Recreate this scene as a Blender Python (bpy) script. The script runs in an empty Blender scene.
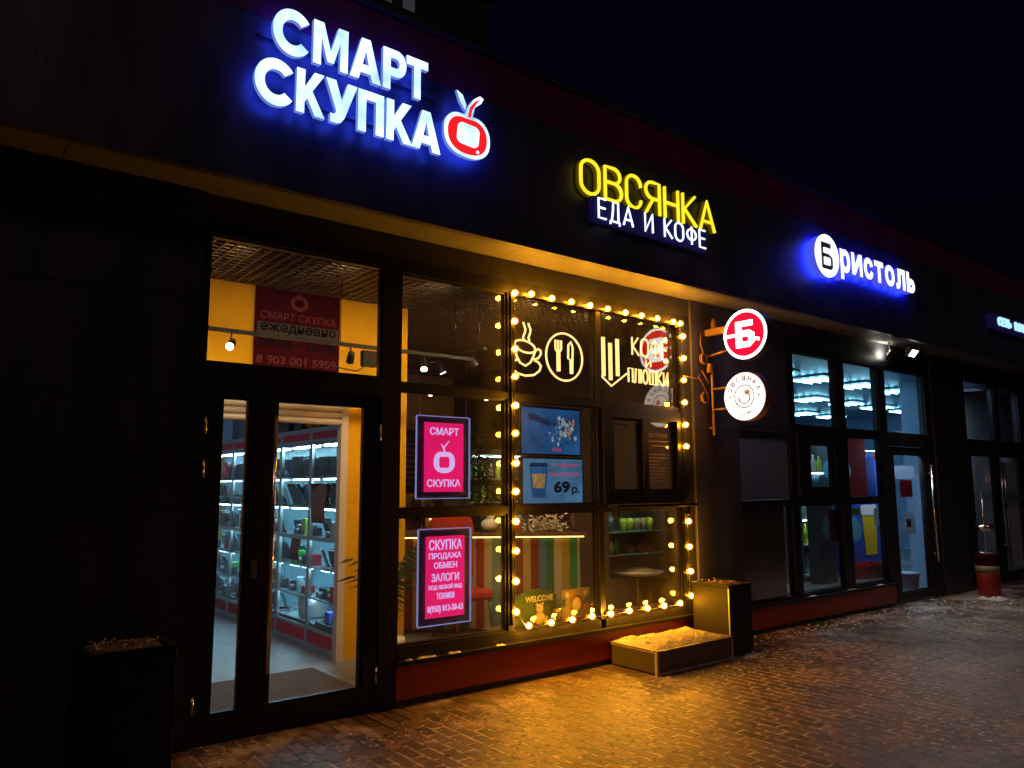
import bpy, math, random
from mathutils import Vector, Matrix
R = math.radians
random.seed(7)
scene = bpy.context.scene
COL = scene.collection

# ------------------------------------------------------------------ camera
CAM = Vector((0.0, -5.15, 1.6))
YAW, PITCH, ROLL, FPX = R(38.15), R(7.524), R(-0.223), 771.0
_f = Vector((math.sin(YAW)*math.cos(PITCH), math.cos(YAW)*math.cos(PITCH), math.sin(PITCH)))
_r = Vector((math.cos(YAW), -math.sin(YAW), 0))
_u = _r.cross(_f)
CR = _r*math.cos(ROLL) + _u*math.sin(ROLL)
CU = -_r*math.sin(ROLL) + _u*math.cos(ROLL)
CF = _f
cd = bpy.data.cameras.new('camera')
cam = bpy.data.objects.new('camera', cd)
COL.objects.link(cam)
m = Matrix((CR, CU, -CF)).transposed().to_4x4()
m.translation = CAM
cam.matrix_world = m
cd.sensor_width = 36
cd.lens = FPX/1024*36
cd.clip_start = 0.05
cd.clip_end = 500
scene.camera = cam

# ------------------------------------------------------------------ night sky, ambient fill, exposure
w = bpy.data.worlds.new('World')
scene.world = w
w.use_nodes = True
nt = w.node_tree
bg = nt.nodes['Background']
sky = nt.nodes.new('ShaderNodeTexSky')
sky.sky_type = 'NISHITA'
sky.sun_disc = False
sky.sun_elevation = R(-3)
sky.sun_rotation = R(200)
sky.air_density = 1.0
tint = nt.nodes.new('ShaderNodeMix')
tint.data_type = 'RGBA'
tint.blend_type = 'MULTIPLY'
tint.inputs[0].default_value = 1
tint.inputs[7].default_value = (.28, .26, 1, 1)
nt.links.new(sky.outputs[0], tint.inputs[6])
nt.links.new(tint.outputs[2], bg.inputs[0])
bg.inputs[1].default_value = 0.055
sl = bpy.data.lights.new('ambient_fill', 'SUN')  # distant warm fill added in place of street light behind the camera
sl.energy = 0.165
sl.angle = R(8)
sl.color = (1, 0.55, 0.47)
so = bpy.data.objects.new('ambient_fill', sl)
so.rotation_euler = (R(42), 0, R(-15))
COL.objects.link(so)
scene.view_settings.view_transform = 'Standard'
scene.view_settings.look = 'None'
scene.view_settings.exposure = 0
scene.view_settings.gamma = 1
cy = scene.cycles
cy.use_denoising = True
cy.max_bounces = 7
cy.transparent_max_bounces = 24
cy.diffuse_bounces = 3
cy.glossy_bounces = 4
cy.sample_clamp_indirect = 3
cy.caustics_reflective = False
cy.caustics_refractive = False

def at(px, py, Y):
    """the point of the plane y = Y (parallel to the facade) that sits behind a photo pixel"""
    q = CR*((px-512)/FPX) - CU*((py-384)/FPX) + CF
    t = (Y-CAM.y)/q.y
    return CAM + q*t
def atz(px, py, z):
    q = CR*((px-512)/FPX) - CU*((py-384)/FPX) + CF
    return CAM + q*((z-CAM.z)/q.z)

# ------------------------------------------------------------------ materials
def P(n, c, rough=0.5, metal=0.0, var=0.0, scale=8.0, bump=0.0, spec=0.5, stretch=None):
    ma = bpy.data.materials.new(n)
    ma.use_nodes = True
    t = ma.node_tree
    b = t.nodes['Principled BSDF']
    b.inputs['Base Color'].default_value = (*c, 1)
    b.inputs['Roughness'].default_value = rough
    b.inputs['Metallic'].default_value = metal
    b.inputs['Specular IOR Level'].default_value = spec
    if var or bump:
        tc = t.nodes.new('ShaderNodeTexCoord')
        no = t.nodes.new('ShaderNodeTexNoise')
        no.inputs['Scale'].default_value = scale
        no.inputs['Detail'].default_value = 6
        if stretch:
            mp = t.nodes.new('ShaderNodeMapping'); mp.inputs['Scale'].default_value = stretch
            t.links.new(tc.outputs['Object'], mp.inputs[0]); t.links.new(mp.outputs[0], no.inputs['Vector'])
        else:
            t.links.new(tc.outputs['Object'], no.inputs['Vector'])
        if var:
            mr = t.nodes.new('ShaderNodeMapRange')
            mr.inputs[3].default_value = 1-var
            mr.inputs[4].default_value = 1+var
            t.links.new(no.outputs[0], mr.inputs[0])
            mx = t.nodes.new('ShaderNodeMix')
            mx.data_type = 'RGBA'
            mx.blend_type = 'MULTIPLY'
            mx.inputs[0].default_value = 1
            mx.inputs[6].default_value = (*c, 1)
            t.links.new(mr.outputs[0], mx.inputs[7])
            t.links.new(mx.outputs[2], b.inputs['Base Color'])
            mr2 = t.nodes.new('ShaderNodeMapRange')
            mr2.inputs[3].default_value = max(0.03, rough-var*0.3)
            mr2.inputs[4].default_value = min(1, rough+var*0.3)
            t.links.new(no.outputs[0], mr2.inputs[0])
            t.links.new(mr2.outputs[0], b.inputs['Roughness'])
        if bump:
            bp = t.nodes.new('ShaderNodeBump')
            bp.inputs['Strength'].default_value = bump
            bp.inputs['Distance'].default_value = 0.02
            t.links.new(no.outputs[0], bp.inputs['Height'])
            t.links.new(bp.outputs[0], b.inputs['Normal'])
    return ma

def E_(n, c, s, var=0.0, scale=12.0):
    ma = bpy.data.materials.new(n)
    ma.use_nodes = True
    t = ma.node_tree
    b = t.nodes['Principled BSDF']
    b.inputs['Base Color'].default_value = (*[x*0.2 for x in c], 1)
    b.inputs['Specular IOR Level'].default_value = 0.0
    b.inputs['Roughness'].default_value = 1.0
    b.inputs['Emission Color'].default_value = (*c, 1)
    b.inputs['Emission Strength'].default_value = s
    if var:
        tc = t.nodes.new('ShaderNodeTexCoord')
        no = t.nodes.new('ShaderNodeTexNoise')
        no.inputs['Scale'].default_value = scale
        t.links.new(tc.outputs['Object'], no.inputs['Vector'])
        mr = t.nodes.new('ShaderNodeMapRange')
        mr.inputs[1].default_value = 0.3
        mr.inputs[2].default_value = 0.7
        mr.inputs[3].default_value = s*(1-var)
        mr.inputs[4].default_value = s*(1+var)
        t.links.new(no.outputs[0], mr.inputs[0])
        t.links.new(mr.outputs[0], b.inputs['Emission Strength'])
    return ma

def glass(n, tint=(0.9, 0.93, 0.93), boost=1.0, rough=0.0):
    ma = bpy.data.materials.new(n)
    ma.use_nodes = True
    t = ma.node_tree
    t.nodes.remove(t.nodes['Principled BSDF'])
    out = t.nodes['Material Output']
    tr = t.nodes.new('ShaderNodeBsdfTransparent')
    tr.inputs[0].default_value = (*tint, 1)
    gl = t.nodes.new('ShaderNodeBsdfGlossy')
    gl.inputs['Roughness'].default_value = rough
    ge = t.nodes.new('ShaderNodeNewGeometry')
    mr = t.nodes.new('ShaderNodeMapRange')
    mr.inputs[3].default_value = 1.52
    mr.inputs[4].default_value = 1/1.52
    t.links.new(ge.outputs['Backfacing'], mr.inputs[0])
    fr = t.nodes.new('ShaderNodeFresnel')
    t.links.new(mr.outputs[0], fr.inputs['IOR'])
    mu = t.nodes.new('ShaderNodeMath')
    mu.operation = 'MULTIPLY'
    mu.inputs[1].default_value = boost
    mu.use_clamp = True
    t.links.new(fr.outputs[0], mu.inputs[0])
    mx = t.nodes.new('ShaderNodeMixShader')
    t.links.new(mu.outputs[0], mx.inputs[0])
    t.links.new(tr.outputs[0], mx.inputs[1])
    t.links.new(gl.outputs[0], mx.inputs[2])
    df = t.nodes.new('ShaderNodeBsdfDiffuse')
    tc = t.nodes.new('ShaderNodeTexCoord'); no = t.nodes.new('ShaderNodeTexNoise')
    no.inputs['Scale'].default_value = 3; no.inputs['Detail'].default_value = 8; no.inputs['Roughness'].default_value = .7
    t.links.new(tc.outputs['Object'], no.inputs['Vector'])
    dr = t.nodes.new('ShaderNodeMapRange'); dr.inputs[1].default_value = .4; dr.inputs[2].default_value = .75; dr.inputs[3].default_value = .002; dr.inputs[4].default_value = .02
    t.links.new(no.outputs[0], dr.inputs[0])
    m3 = t.nodes.new('ShaderNodeMixShader')
    t.links.new(dr.outputs[0], m3.inputs[0]); t.links.new(mx.outputs[0], m3.inputs[1]); t.links.new(df.outputs[0], m3.inputs[2])
    t.links.new(m3.outputs[0], out.inputs[0])
    return ma

def paver_material():
    ma = bpy.data.materials.new('concrete_pavers')
    ma.use_nodes = True
    t = ma.node_tree
    b = t.nodes['Principled BSDF']
    N, L = t.nodes.new, t.links.new
    tc = N('ShaderNodeTexCoord')
    mp = N('ShaderNodeMapping')
    mp.inputs['Rotation'].default_value = (0, 0, R(90))
    L(tc.outputs['Object'], mp.inputs[0])
    wob = N('ShaderNodeTexNoise'); wob.inputs['Scale'].default_value = 5
    L(tc.outputs['Object'], wob.inputs['Vector'])
    wv = N('ShaderNodeVectorMath'); wv.operation = 'SCALE'; wv.inputs['Scale'].default_value = 0.018
    L(wob.outputs['Color'], wv.inputs[0])
    av = N('ShaderNodeVectorMath'); av.operation = 'ADD'
    L(mp.outputs[0], av.inputs[0]); L(wv.outputs[0], av.inputs[1])
    br = N('ShaderNodeTexBrick')
    br.inputs['Scale'].default_value = 1
    br.inputs['Brick Width'].default_value = 0.2
    br.inputs['Row Height'].default_value = 0.1
    br.inputs['Mortar Size'].default_value = 0.010
    br.inputs['Mortar Smooth'].default_value = 0.15
    br.inputs['Color1'].default_value = (0.066, 0.042, 0.030, 1)
    br.inputs['Color2'].default_value = (0.235, 0.150, 0.102, 1)
    br.inputs['Mortar'].default_value = (0.014, 0.012, 0.011, 1)
    L(av.outputs[0], br.inputs['Vector'])
    # grit
    n1 = N('ShaderNodeTexNoise'); n1.inputs['Scale'].default_value = 60; n1.inputs['Detail'].default_value = 6
    L(tc.outputs['Object'], n1.inputs['Vector'])
    g1 = N('ShaderNodeMapRange'); g1.inputs[1].default_value = .3; g1.inputs[2].default_value = .7; g1.inputs[3].default_value = .4; g1.inputs[4].default_value = 1.5
    L(n1.outputs[0], g1.inputs[0])
    m1 = N('ShaderNodeMix'); m1.data_type = 'RGBA'; m1.blend_type = 'MULTIPLY'; m1.inputs[0].default_value = 1
    n7 = N('ShaderNodeTexNoise'); n7.inputs['Scale'].default_value = 2.3; n7.inputs['Detail'].default_value = 8; n7.inputs['Roughness'].default_value = .7
    L(tc.outputs['Object'], n7.inputs['Vector'])
    g7 = N('ShaderNodeMapRange'); g7.inputs[1].default_value = .35; g7.inputs[2].default_value = .65; g7.inputs[3].default_value = .35; g7.inputs[4].default_value = 1.2
    L(n7.outputs[0], g7.inputs[0])
    g17 = N('ShaderNodeMath'); g17.operation = 'MULTIPLY'; L(g1.outputs[0], g17.inputs[0]); L(g7.outputs[0], g17.inputs[1])
    L(br.outputs['Color'], m1.inputs[6]); L(g17.outputs[0], m1.inputs[7])
    # trodden snow and sand: sits in the joints of some areas, and in thin patches
    n2 = N('ShaderNodeTexNoise'); n2.inputs['Scale'].default_value = 0.9; n2.inputs['Detail'].default_value = 7; n2.inputs['Roughness'].default_value = .65
    L(tc.outputs['Object'], n2.inputs['Vector'])
    r2 = N('ShaderNodeMapRange'); r2.inputs[1].default_value = .38; r2.inputs[2].default_value = .56
    sy0 = N('ShaderNodeSeparateXYZ'); L(tc.outputs['Object'], sy0.inputs[0])
    jy = N('ShaderNodeMapRange'); jy.inputs[1].default_value = -1.1; jy.inputs[2].default_value = -.3; jy.inputs[3].default_value = .06; jy.inputs[4].default_value = -.12
    L(sy0.outputs['Y'], jy.inputs[0])
    ja = N('ShaderNodeMath'); ja.operation = 'ADD'; L(n2.outputs[0], ja.inputs[0]); L(jy.outputs[0], ja.inputs[1])
    L(ja.outputs[0], r2.inputs[0])
    n5 = N('ShaderNodeTexNoise'); n5.inputs['Scale'].default_value = 17; n5.inputs['Detail'].default_value = 4
    L(tc.outputs['Object'], n5.inputs['Vector'])
    r5 = N('ShaderNodeMapRange'); r5.inputs[1].default_value = .34; r5.inputs[2].default_value = .56
    L(n5.outputs[0], r5.inputs[0])
    j0 = N('ShaderNodeMath'); j0.operation = 'MULTIPLY'
    L(br.outputs['Fac'], j0.inputs[0]); L(r2.outputs[0], j0.inputs[1])
    j1 = N('ShaderNodeMath'); j1.operation = 'MULTIPLY'
    L(j0.outputs[0], j1.inputs[0]); L(r5.outputs[0], j1.inputs[1])
    n3 = N('ShaderNodeTexNoise'); n3.inputs['Scale'].default_value = 1.7; n3.inputs['Detail'].default_value = 10; n3.inputs['Roughness'].default_value = .72
    L(tc.outputs['Object'], n3.inputs['Vector'])
    # thin snow lies mostly in the strip along the buildings
    sx = N('ShaderNodeSeparateXYZ'); L(tc.outputs['Object'], sx.inputs[0])
    ry = N('ShaderNodeMapRange'); ry.inputs[1].default_value = -2.6; ry.inputs[2].default_value = -0.35; ry.inputs[3].default_value = -0.05; ry.inputs[4].default_value = 0.065
    L(sx.outputs['Y'], ry.inputs[0])
    rx = N('ShaderNodeMapRange'); rx.inputs[1].default_value = 6.5; rx.inputs[2].default_value = 10.5; rx.inputs[3].default_value = 0; rx.inputs[4].default_value = 0.05
    L(sx.outputs['X'], rx.inputs[0])
    ad = N('ShaderNodeMath'); ad.operation = 'ADD'; L(n3.outputs[0], ad.inputs[0]); L(ry.outputs[0], ad.inputs[1])
    ad2 = N('ShaderNodeMath'); ad2.operation = 'ADD'; L(ad.outputs[0], ad2.inputs[0]); L(rx.outputs[0], ad2.inputs[1])
    r3 = N('ShaderNodeMapRange'); r3.inputs[1].default_value = .585; r3.inputs[2].default_value = .69; r3.inputs[4].default_value = .6
    L(ad2.outputs[0], r3.inputs[0])
    mxm = N('ShaderNodeMath'); mxm.operation = 'MAXIMUM'
    jm = N('ShaderNodeMath'); jm.operation = 'MULTIPLY'; jm.inputs[1].default_value = 0.95
    L(j1.outputs[0], jm.inputs[0])
    L(jm.outputs[0], mxm.inputs[0]); L(r3.outputs[0], mxm.inputs[1])
    m2 = N('ShaderNodeMix'); m2.data_type = 'RGBA'
    m2.inputs[7].default_value = (0.62, 0.52, 0.42, 1)
    L(mxm.outputs[0], m2.inputs[0]); L(m1.outputs[2], m2.inputs[6])
    L(m2.outputs[2], b.inputs['Base Color'])
    rr = N('ShaderNodeMapRange'); rr.inputs[1].default_value = .3; rr.inputs[2].default_value = .7; rr.inputs[3].default_value = .26; rr.inputs[4].default_value = .55
    L(n2.outputs[0], rr.inputs[0]); L(rr.outputs[0], b.inputs['Roughness'])
    # relief
    inv = N('ShaderNodeMath'); inv.operation = 'SUBTRACT'; inv.inputs[0].default_value = 1
    jd = N('ShaderNodeMath'); jd.operation = 'SUBTRACT'; L(br.outputs['Fac'], jd.inputs[0]); L(j1.outputs[0], jd.inputs[1]); L(jd.outputs[0], inv.inputs[1])
    hs = N('ShaderNodeMath'); hs.operation = 'MULTIPLY_ADD'; hs.inputs[1].default_value = .35
    L(n1.outputs[0], hs.inputs[0]); L(inv.outputs[0], hs.inputs[2])
    # each brick sits a little higher or lower
    bp = N('ShaderNodeBump'); bp.inputs['Strength'].default_value = 0.9; bp.inputs['Distance'].default_value = .022
    L(hs.outputs[0], bp.inputs['Height']); L(bp.outputs[0], b.inputs['Normal'])
    return ma

def stripes(n, cols, width, axis='X', rough=.5):
    """vertical painted stripes along a panel"""
    ma = bpy.data.materials.new(n); ma.use_nodes = True
    t = ma.node_tree; b = t.nodes['Principled BSDF']; N, L = t.nodes.new, t.links.new
    tc = N('ShaderNodeTexCoord'); sx = N('ShaderNodeSeparateXYZ'); L(tc.outputs['Object'], sx.inputs[0])
    mu = N('ShaderNodeMath'); mu.operation = 'DIVIDE'; mu.inputs[1].default_value = width*len(cols); L(sx.outputs[axis], mu.inputs[0])
    fr = N('ShaderNodeMath'); fr.operation = 'FRACT'; L(mu.outputs[0], fr.inputs[0])
    cr = N('ShaderNodeValToRGB'); cr.color_ramp.interpolation = 'CONSTANT'
    el = cr.color_ramp.elements
    while len(el) < len(cols): el.new(.5)
    for i, c in enumerate(cols):
        el[i].position = i/len(cols); el[i].color = (*c, 1)
    L(fr.outputs[0], cr.inputs[0]); L(cr.outputs[0], b.inputs['Base Color']); b.inputs['Roughness'].default_value = rough
    return ma

def tiles(n, c1, c2, size):
    ma = bpy.data.materials.new(n); ma.use_nodes = True
    t = ma.node_tree; b = t.nodes['Principled BSDF']; N, L = t.nodes.new, t.links.new
    tc = N('ShaderNodeTexCoord'); br = N('ShaderNodeTexBrick'); br.offset = 0
    br.inputs['Scale'].default_value = 1; br.inputs['Brick Width'].default_value = size; br.inputs['Row Height'].default_value = size
    br.inputs['Mortar Size'].default_value = .004
    br.inputs['Color1'].default_value = (*c1, 1); br.inputs['Color2'].default_value = (*c2, 1); br.inputs['Mortar'].default_value = (*[x*.6 for x in c1], 1)
    L(tc.outputs['Object'], br.inputs['Vector'])
    no = N('ShaderNodeTexNoise'); no.inputs['Scale'].default_value = 4; no.inputs['Detail'].default_value = 8; L(tc.outputs['Object'], no.inputs['Vector'])
    g = N('ShaderNodeMapRange'); g.inputs[3].default_value = .55; g.inputs[4].default_value = 1.4; L(no.outputs[0], g.inputs[0])
    mx = N('ShaderNodeMix'); mx.data_type = 'RGBA'; mx.blend_type = 'MULTIPLY'; mx.inputs[0].default_value = 1
    L(br.outputs[0], mx.inputs[6]); L(g.outputs[0], mx.inputs[7]); L(mx.outputs[2], b.inputs['Base Color'])
    b.inputs['Roughness'].default_value = .35
    return ma

M = {
 'clad': P('dark_cladding', (.022, .021, .027), .42, .0, .6, 2, .03, stretch=(2.5, 2.5, .5)),
 'fascia': P('fascia_panel', (.042, .042, .072), .4, .0, .6, 2, .02, stretch=(2.2, 2.2, .5)),
 'burgundy': P('burgundy_panel', (.11, .012, .05), .4, 0, .5, 2, .02, stretch=(2.2, 2.2, .5)),
 'plinth': P('red_plinth', (.34, .032, .014), .36, 0, .22, 4, .03),
 'soffit': P('soffit_panel', (.115, .115, .115), .5, 0, .12, 3),
 'frame': P('anthracite_frame', (.016, .016, .019), .42, .1, .2, 10, 0, .3),
 'slate': P('slate_infill_panel', (.14, .17, .27), .3, 0, .15, 3),
 'alu': P('brushed_aluminium', (.55, .56, .58), .3, .9, .1, 20),
 'steel': P('stainless_steel', (.6, .58, .56), .2, 1, .1, 20),
 'chrome': P('chrome', (.75, .75, .75), .1, 1),
 'yellow': P('yellow_wall_paint', (.74, .37, .012), .9, 0, .12, 3, .03, .06),
 'ochre': P('ochre_wall', (.30, .17, .06), .7, 0, .2, 2, .03),
 'brown': P('dark_brown_wall', (.075, .045, .03), .7, 0, .2, 2),
 'white': P('white_paint', (.75, .74, .72), .5, 0, .06, 4),
 'shutter': P('shutter_slats', (.62, .52, .47), .45, 0, .08, 6),
 'grille': P('ceiling_grille', (.32, .26, .21), .4, .3, .1, 5),
 'black': P('black_plastic', (.012, .012, .014), .35, 0, .2, 20),
 'rubber': P('mat_fibre', (.075, .062, .055), .95, 0, .5, 60, .6),
 'snow': P('grainy_snow', (.56, .54, .51), .7, 0, .45, 40, 1),
 'dirty': P('dirty_snow', (.10, .08, .07), .8, 0, .5, 40, .9),
 'binm': P('bin_metal', (.017, .016, .016), .5, .0, .2, 6, .03, .25),
 'binm2': P('black_bin_metal', (.007, .007, .008), .6, .0, .3, 6, .05, .2),
 'stepm': P('step_sheet', (.085, .075, .068), .38, .2, .25, 6, .04),
 'trim': P('pale_trim', (.5, .45, .4), .4, .4, .15, 15),
 'maroon': P('maroon_banner', (.05, .004, .007), .9, 0, .15, 3, 0, .04),
 'pinktext': P('dull_pink_print', (.15, .035, .04), .9, spec=.04),
 'greytext': P('grey_print_band', (.07, .052, .055), .9, spec=.04),
 'blacktext': P('black_print', (.008, .008, .01), .9, spec=.04),
 'whitetext': P('white_print', (.8, .78, .76), .6),
 'paper': P('white_paper', (.62, .66, .72), .7, 0, .08, 8),
 'brownpaper': P('brown_paper', (.17, .10, .085), .7, 0, .15, 8),
 'red': P('red_plastic', (.55, .02, .02), .35, 0, .15, 8),
 'redfab': P('red_upholstery', (.42, .03, .015), .7, 0, .25, 8, .1),
 'tan': P('tan_plastic', (.42, .30, .13), .5, 0, .15, 8),
 'blue': P('blue_card', (.02, .09, .5), .5, 0, .15, 8),
 'cyan': P('pale_blue_paper', (.28, .48, .58), .6, 0, .15, 8),
 'green': P('green_card', (.03, .38, .06), .5, 0, .15, 8),
 'lime': P('lime_label', (.5, .7, .04), .5, 0, .15, 8),
 'orange': P('orange_tube', (.20, .11, .065), .45, 0, .2, 10),
 'leaf': P('plant_leaf', (.05, .12, .03), .55, 0, .3, 12),
 'pine': P('artificial_pine', (.012, .03, .014), .7, 0, .4, 20),
 'redd': P('dull_red_plastic', (.24, .012, .012), .45, 0, .25, 8),
 'tand': P('faded_tan_band', (.16, .12, .06), .5, 0, .25, 8),
 'blueblack': P('navy_backing', (.006, .008, .05), .6),
 'crust': P('trodden_snow_crust', (.30, .27, .23), .7, 0, .7, 45, 1),
 'dullprint': P('dull_pale_print', (.26, .20, .18), .8, spec=.1),
 'greyblue': P('grey_blue_wall', (.20, .27, .40), .6, 0, .12, 3),
 'gold': P('gold_foil', (.85, .55, .16), .25, .9, .15, 20),
 'plush': P('cream_plush', (.75, .62, .38), .9, 0, .25, 30, .5),
 'wood': P('dark_wood', (.12, .06, .03), .5, 0, .3, 8),
 'floor': tiles('grey_floor_tile', (.13, .135, .14), (.16, .165, .17), .45),
 'cabback': P('cabinet_back', (.20, .40, .48), .4, 0, .1, 4),
 'redband': P('red_band', (.62, .012, .04), .35, 0, .1, 4),
 'shelf': P('shelf_board', (.35, .48, .52), .25, 0, .1, 4),
 'dkdev': P('dark_device', (.015, .017, .024), .25, 0, .3, 20),
 'grdev': P('grey_device', (.16, .18, .22), .3, .3, .2, 20),
 'scrdev': P('device_screen', (.03, .05, .10), .08),
 'brass': P('lamp_socket', (.55, .38, .16), .35, .6, .15, 20),
 'cable': P('cable_rubber', (.02, .018, .016), .5),
 'pane': glass('window_glass', (.93, .955, .95), 2.3),
 'paneR': glass('window_glass_greyed', (.86, .91, .94), 1.3),
 'paned': glass('door_glass', (.95, .97, .97), .9),
 'acryl': glass('acrylic_plate', (.90, .90, .95), 1.2),
 'bluebar': stripes('counter_stripes', [(0.372, 0.216, 0.036), (0.180, 0.018, 0.012), (0.420, 0.300, 0.108), (0.204, 0.030, 0.012), (0.060, 0.180, 0.300), (0.030, 0.150, 0.072), (0.432, 0.372, 0.252), (0.372, 0.252, 0.036), (0.018, 0.216, 0.060), (0.372, 0.300, 0.180), (0.240, 0.018, 0.012), (0.390, 0.330, 0.180), (0.030, 0.198, 0.252), (0.096, 0.048, 0.024)], .087),
 'concrete': P('far_wall', (.015, .015, .018), .8, 0, .2, 1),
 # things that give off light
 'eWhite': E_('lit_white_acrylic', (.50, .78, 1), 1.7, .5, 3.5),
 'eBlueSide': E_('lit_blue_return', (.16, .26, .85), .8),
 'eBlueSide2': E_('lit_blue_return_strong', (.07, .08, .75), 1.0),
 'eHalo': E_('added_halo_blue', (.03, .07, 1), 7),  # glow added on the hidden backs of sign letters to tint the fascia
 'eHalo2': E_('added_halo_deep_blue', (.008, .02, 1), 45),
 'eRed': E_('lit_red_acrylic', (1, .015, .02), .95),
 'eYellow': E_('lit_yellow_acrylic', (1, .78, .02), 1.25, .15, 6),
 'eCool': E_('lit_cool_acrylic', (.80, .86, 1), 1.7),
 'eCyanT': E_('lit_pale_cyan_lettering', (.45, .85, 1), 1.1),
 'eSil': E_('lit_lilac_return', (.08, .07, .5), .05),
 'eSign': E_('lit_sign_white', (1, .97, .92), 3.5),
 'eSignW': E_('lit_sign_soft_white', (1, .97, .92), 1.35),
 'eSignBack': E_('lit_sign_red', (1, .003, .018), 2.3),
 'eNeon': E_('neon_warm_white', (1, .60, .20), 2.4),
 'eBulb': E_('bulb_filament_glass', (1, .40, .016), 640),
 'eBulbDim': E_('bulb_filament_glass_dim', (1, .36, .012), 380),
 'eBulbHot': E_('bulb_filament_glass_hot', (1, .43, .022), 900),
 'eTube': E_('fluorescent_tube', (.28, .80, 1), 22),
 'eStrip': E_('cabinet_led_strip', (.48, .82, 1), 60),
 'eStrip2': E_('cabinet_led_strip_dim', (.48, .82, 1), 24),
 'ePanel': E_('added_fill_panel', (.46, .58, 1), 9),
 'eWarm': E_('warm_strip', (1, .62, .18), 5),
 'eSpot': E_('spot_lens', (1, .93, .82), 16),
 'eFlood': E_('flood_lens', (1, .95, .78), 9),
 'ePink': E_('led_board_magenta', (1, .012, .17), 1.0, .12, 3),
 'ePinkT': E_('led_board_lettering', (.80, .50, 1), 1.15),
 'eLilac': E_('led_board_edge', (.35, .35, .85), .75),
 'eScreen': E_('menu_screen_blue', (.03, .15, .42), .5, .4, 5),
 'eScreen2': E_('menu_screen_cup', (.10, .27, .52), .55, .3, 5),
 'eFar': E_('far_window', (.5, .5, .7), .05),
 'eFridge': E_('fridge_lamp', (.75, 1, .85), 10),
}
def frosted():
    ma = bpy.data.materials.new('bulb_envelope'); ma.use_nodes = True
    t = ma.node_tree; t.nodes.remove(t.nodes['Principled BSDF'])
    tr = t.nodes.new('ShaderNodeBsdfTransparent'); tr.inputs[0].default_value = (1, .92, .75, 1)
    em = t.nodes.new('ShaderNodeEmission'); em.inputs[0].default_value = (1, .30, .025, 1); em.inputs[1].default_value = 1.1
    mx = t.nodes.new('ShaderNodeMixShader'); mx.inputs[0].default_value = .42
    t.links.new(tr.outputs[0], mx.inputs[1]); t.links.new(em.outputs[0], mx.inputs[2])
    t.links.new(mx.outputs[0], t.nodes['Material Output'].inputs[0])
    return ma
M['frost'] = frosted()
def thin_paper(n, c):
    ma = bpy.data.materials.new(n); ma.use_nodes = True
    t = ma.node_tree; b = t.nodes['Principled BSDF']; b.inputs['Base Color'].default_value = (*c, 1); b.inputs['Roughness'].default_value = .8
    tl = t.nodes.new('ShaderNodeBsdfTranslucent'); tl.inputs[0].default_value = (*c, 1)
    mx = t.nodes.new('ShaderNodeMixShader'); mx.inputs[0].default_value = .55
    t.links.new(b.outputs[0], mx.inputs[1]); t.links.new(tl.outputs[0], mx.inputs[2]); t.links.new(mx.outputs[0], t.nodes['Material Output'].inputs[0])
    return ma
M['pennant'] = thin_paper('pale_blue_pennant_paper', (.45, .72, .85))
M['notice'] = thin_paper('thin_notice_paper', (.72, .74, .78))
M['redsheet'] = thin_paper('dark_red_sheet', (.35, .02, .04))

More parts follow.
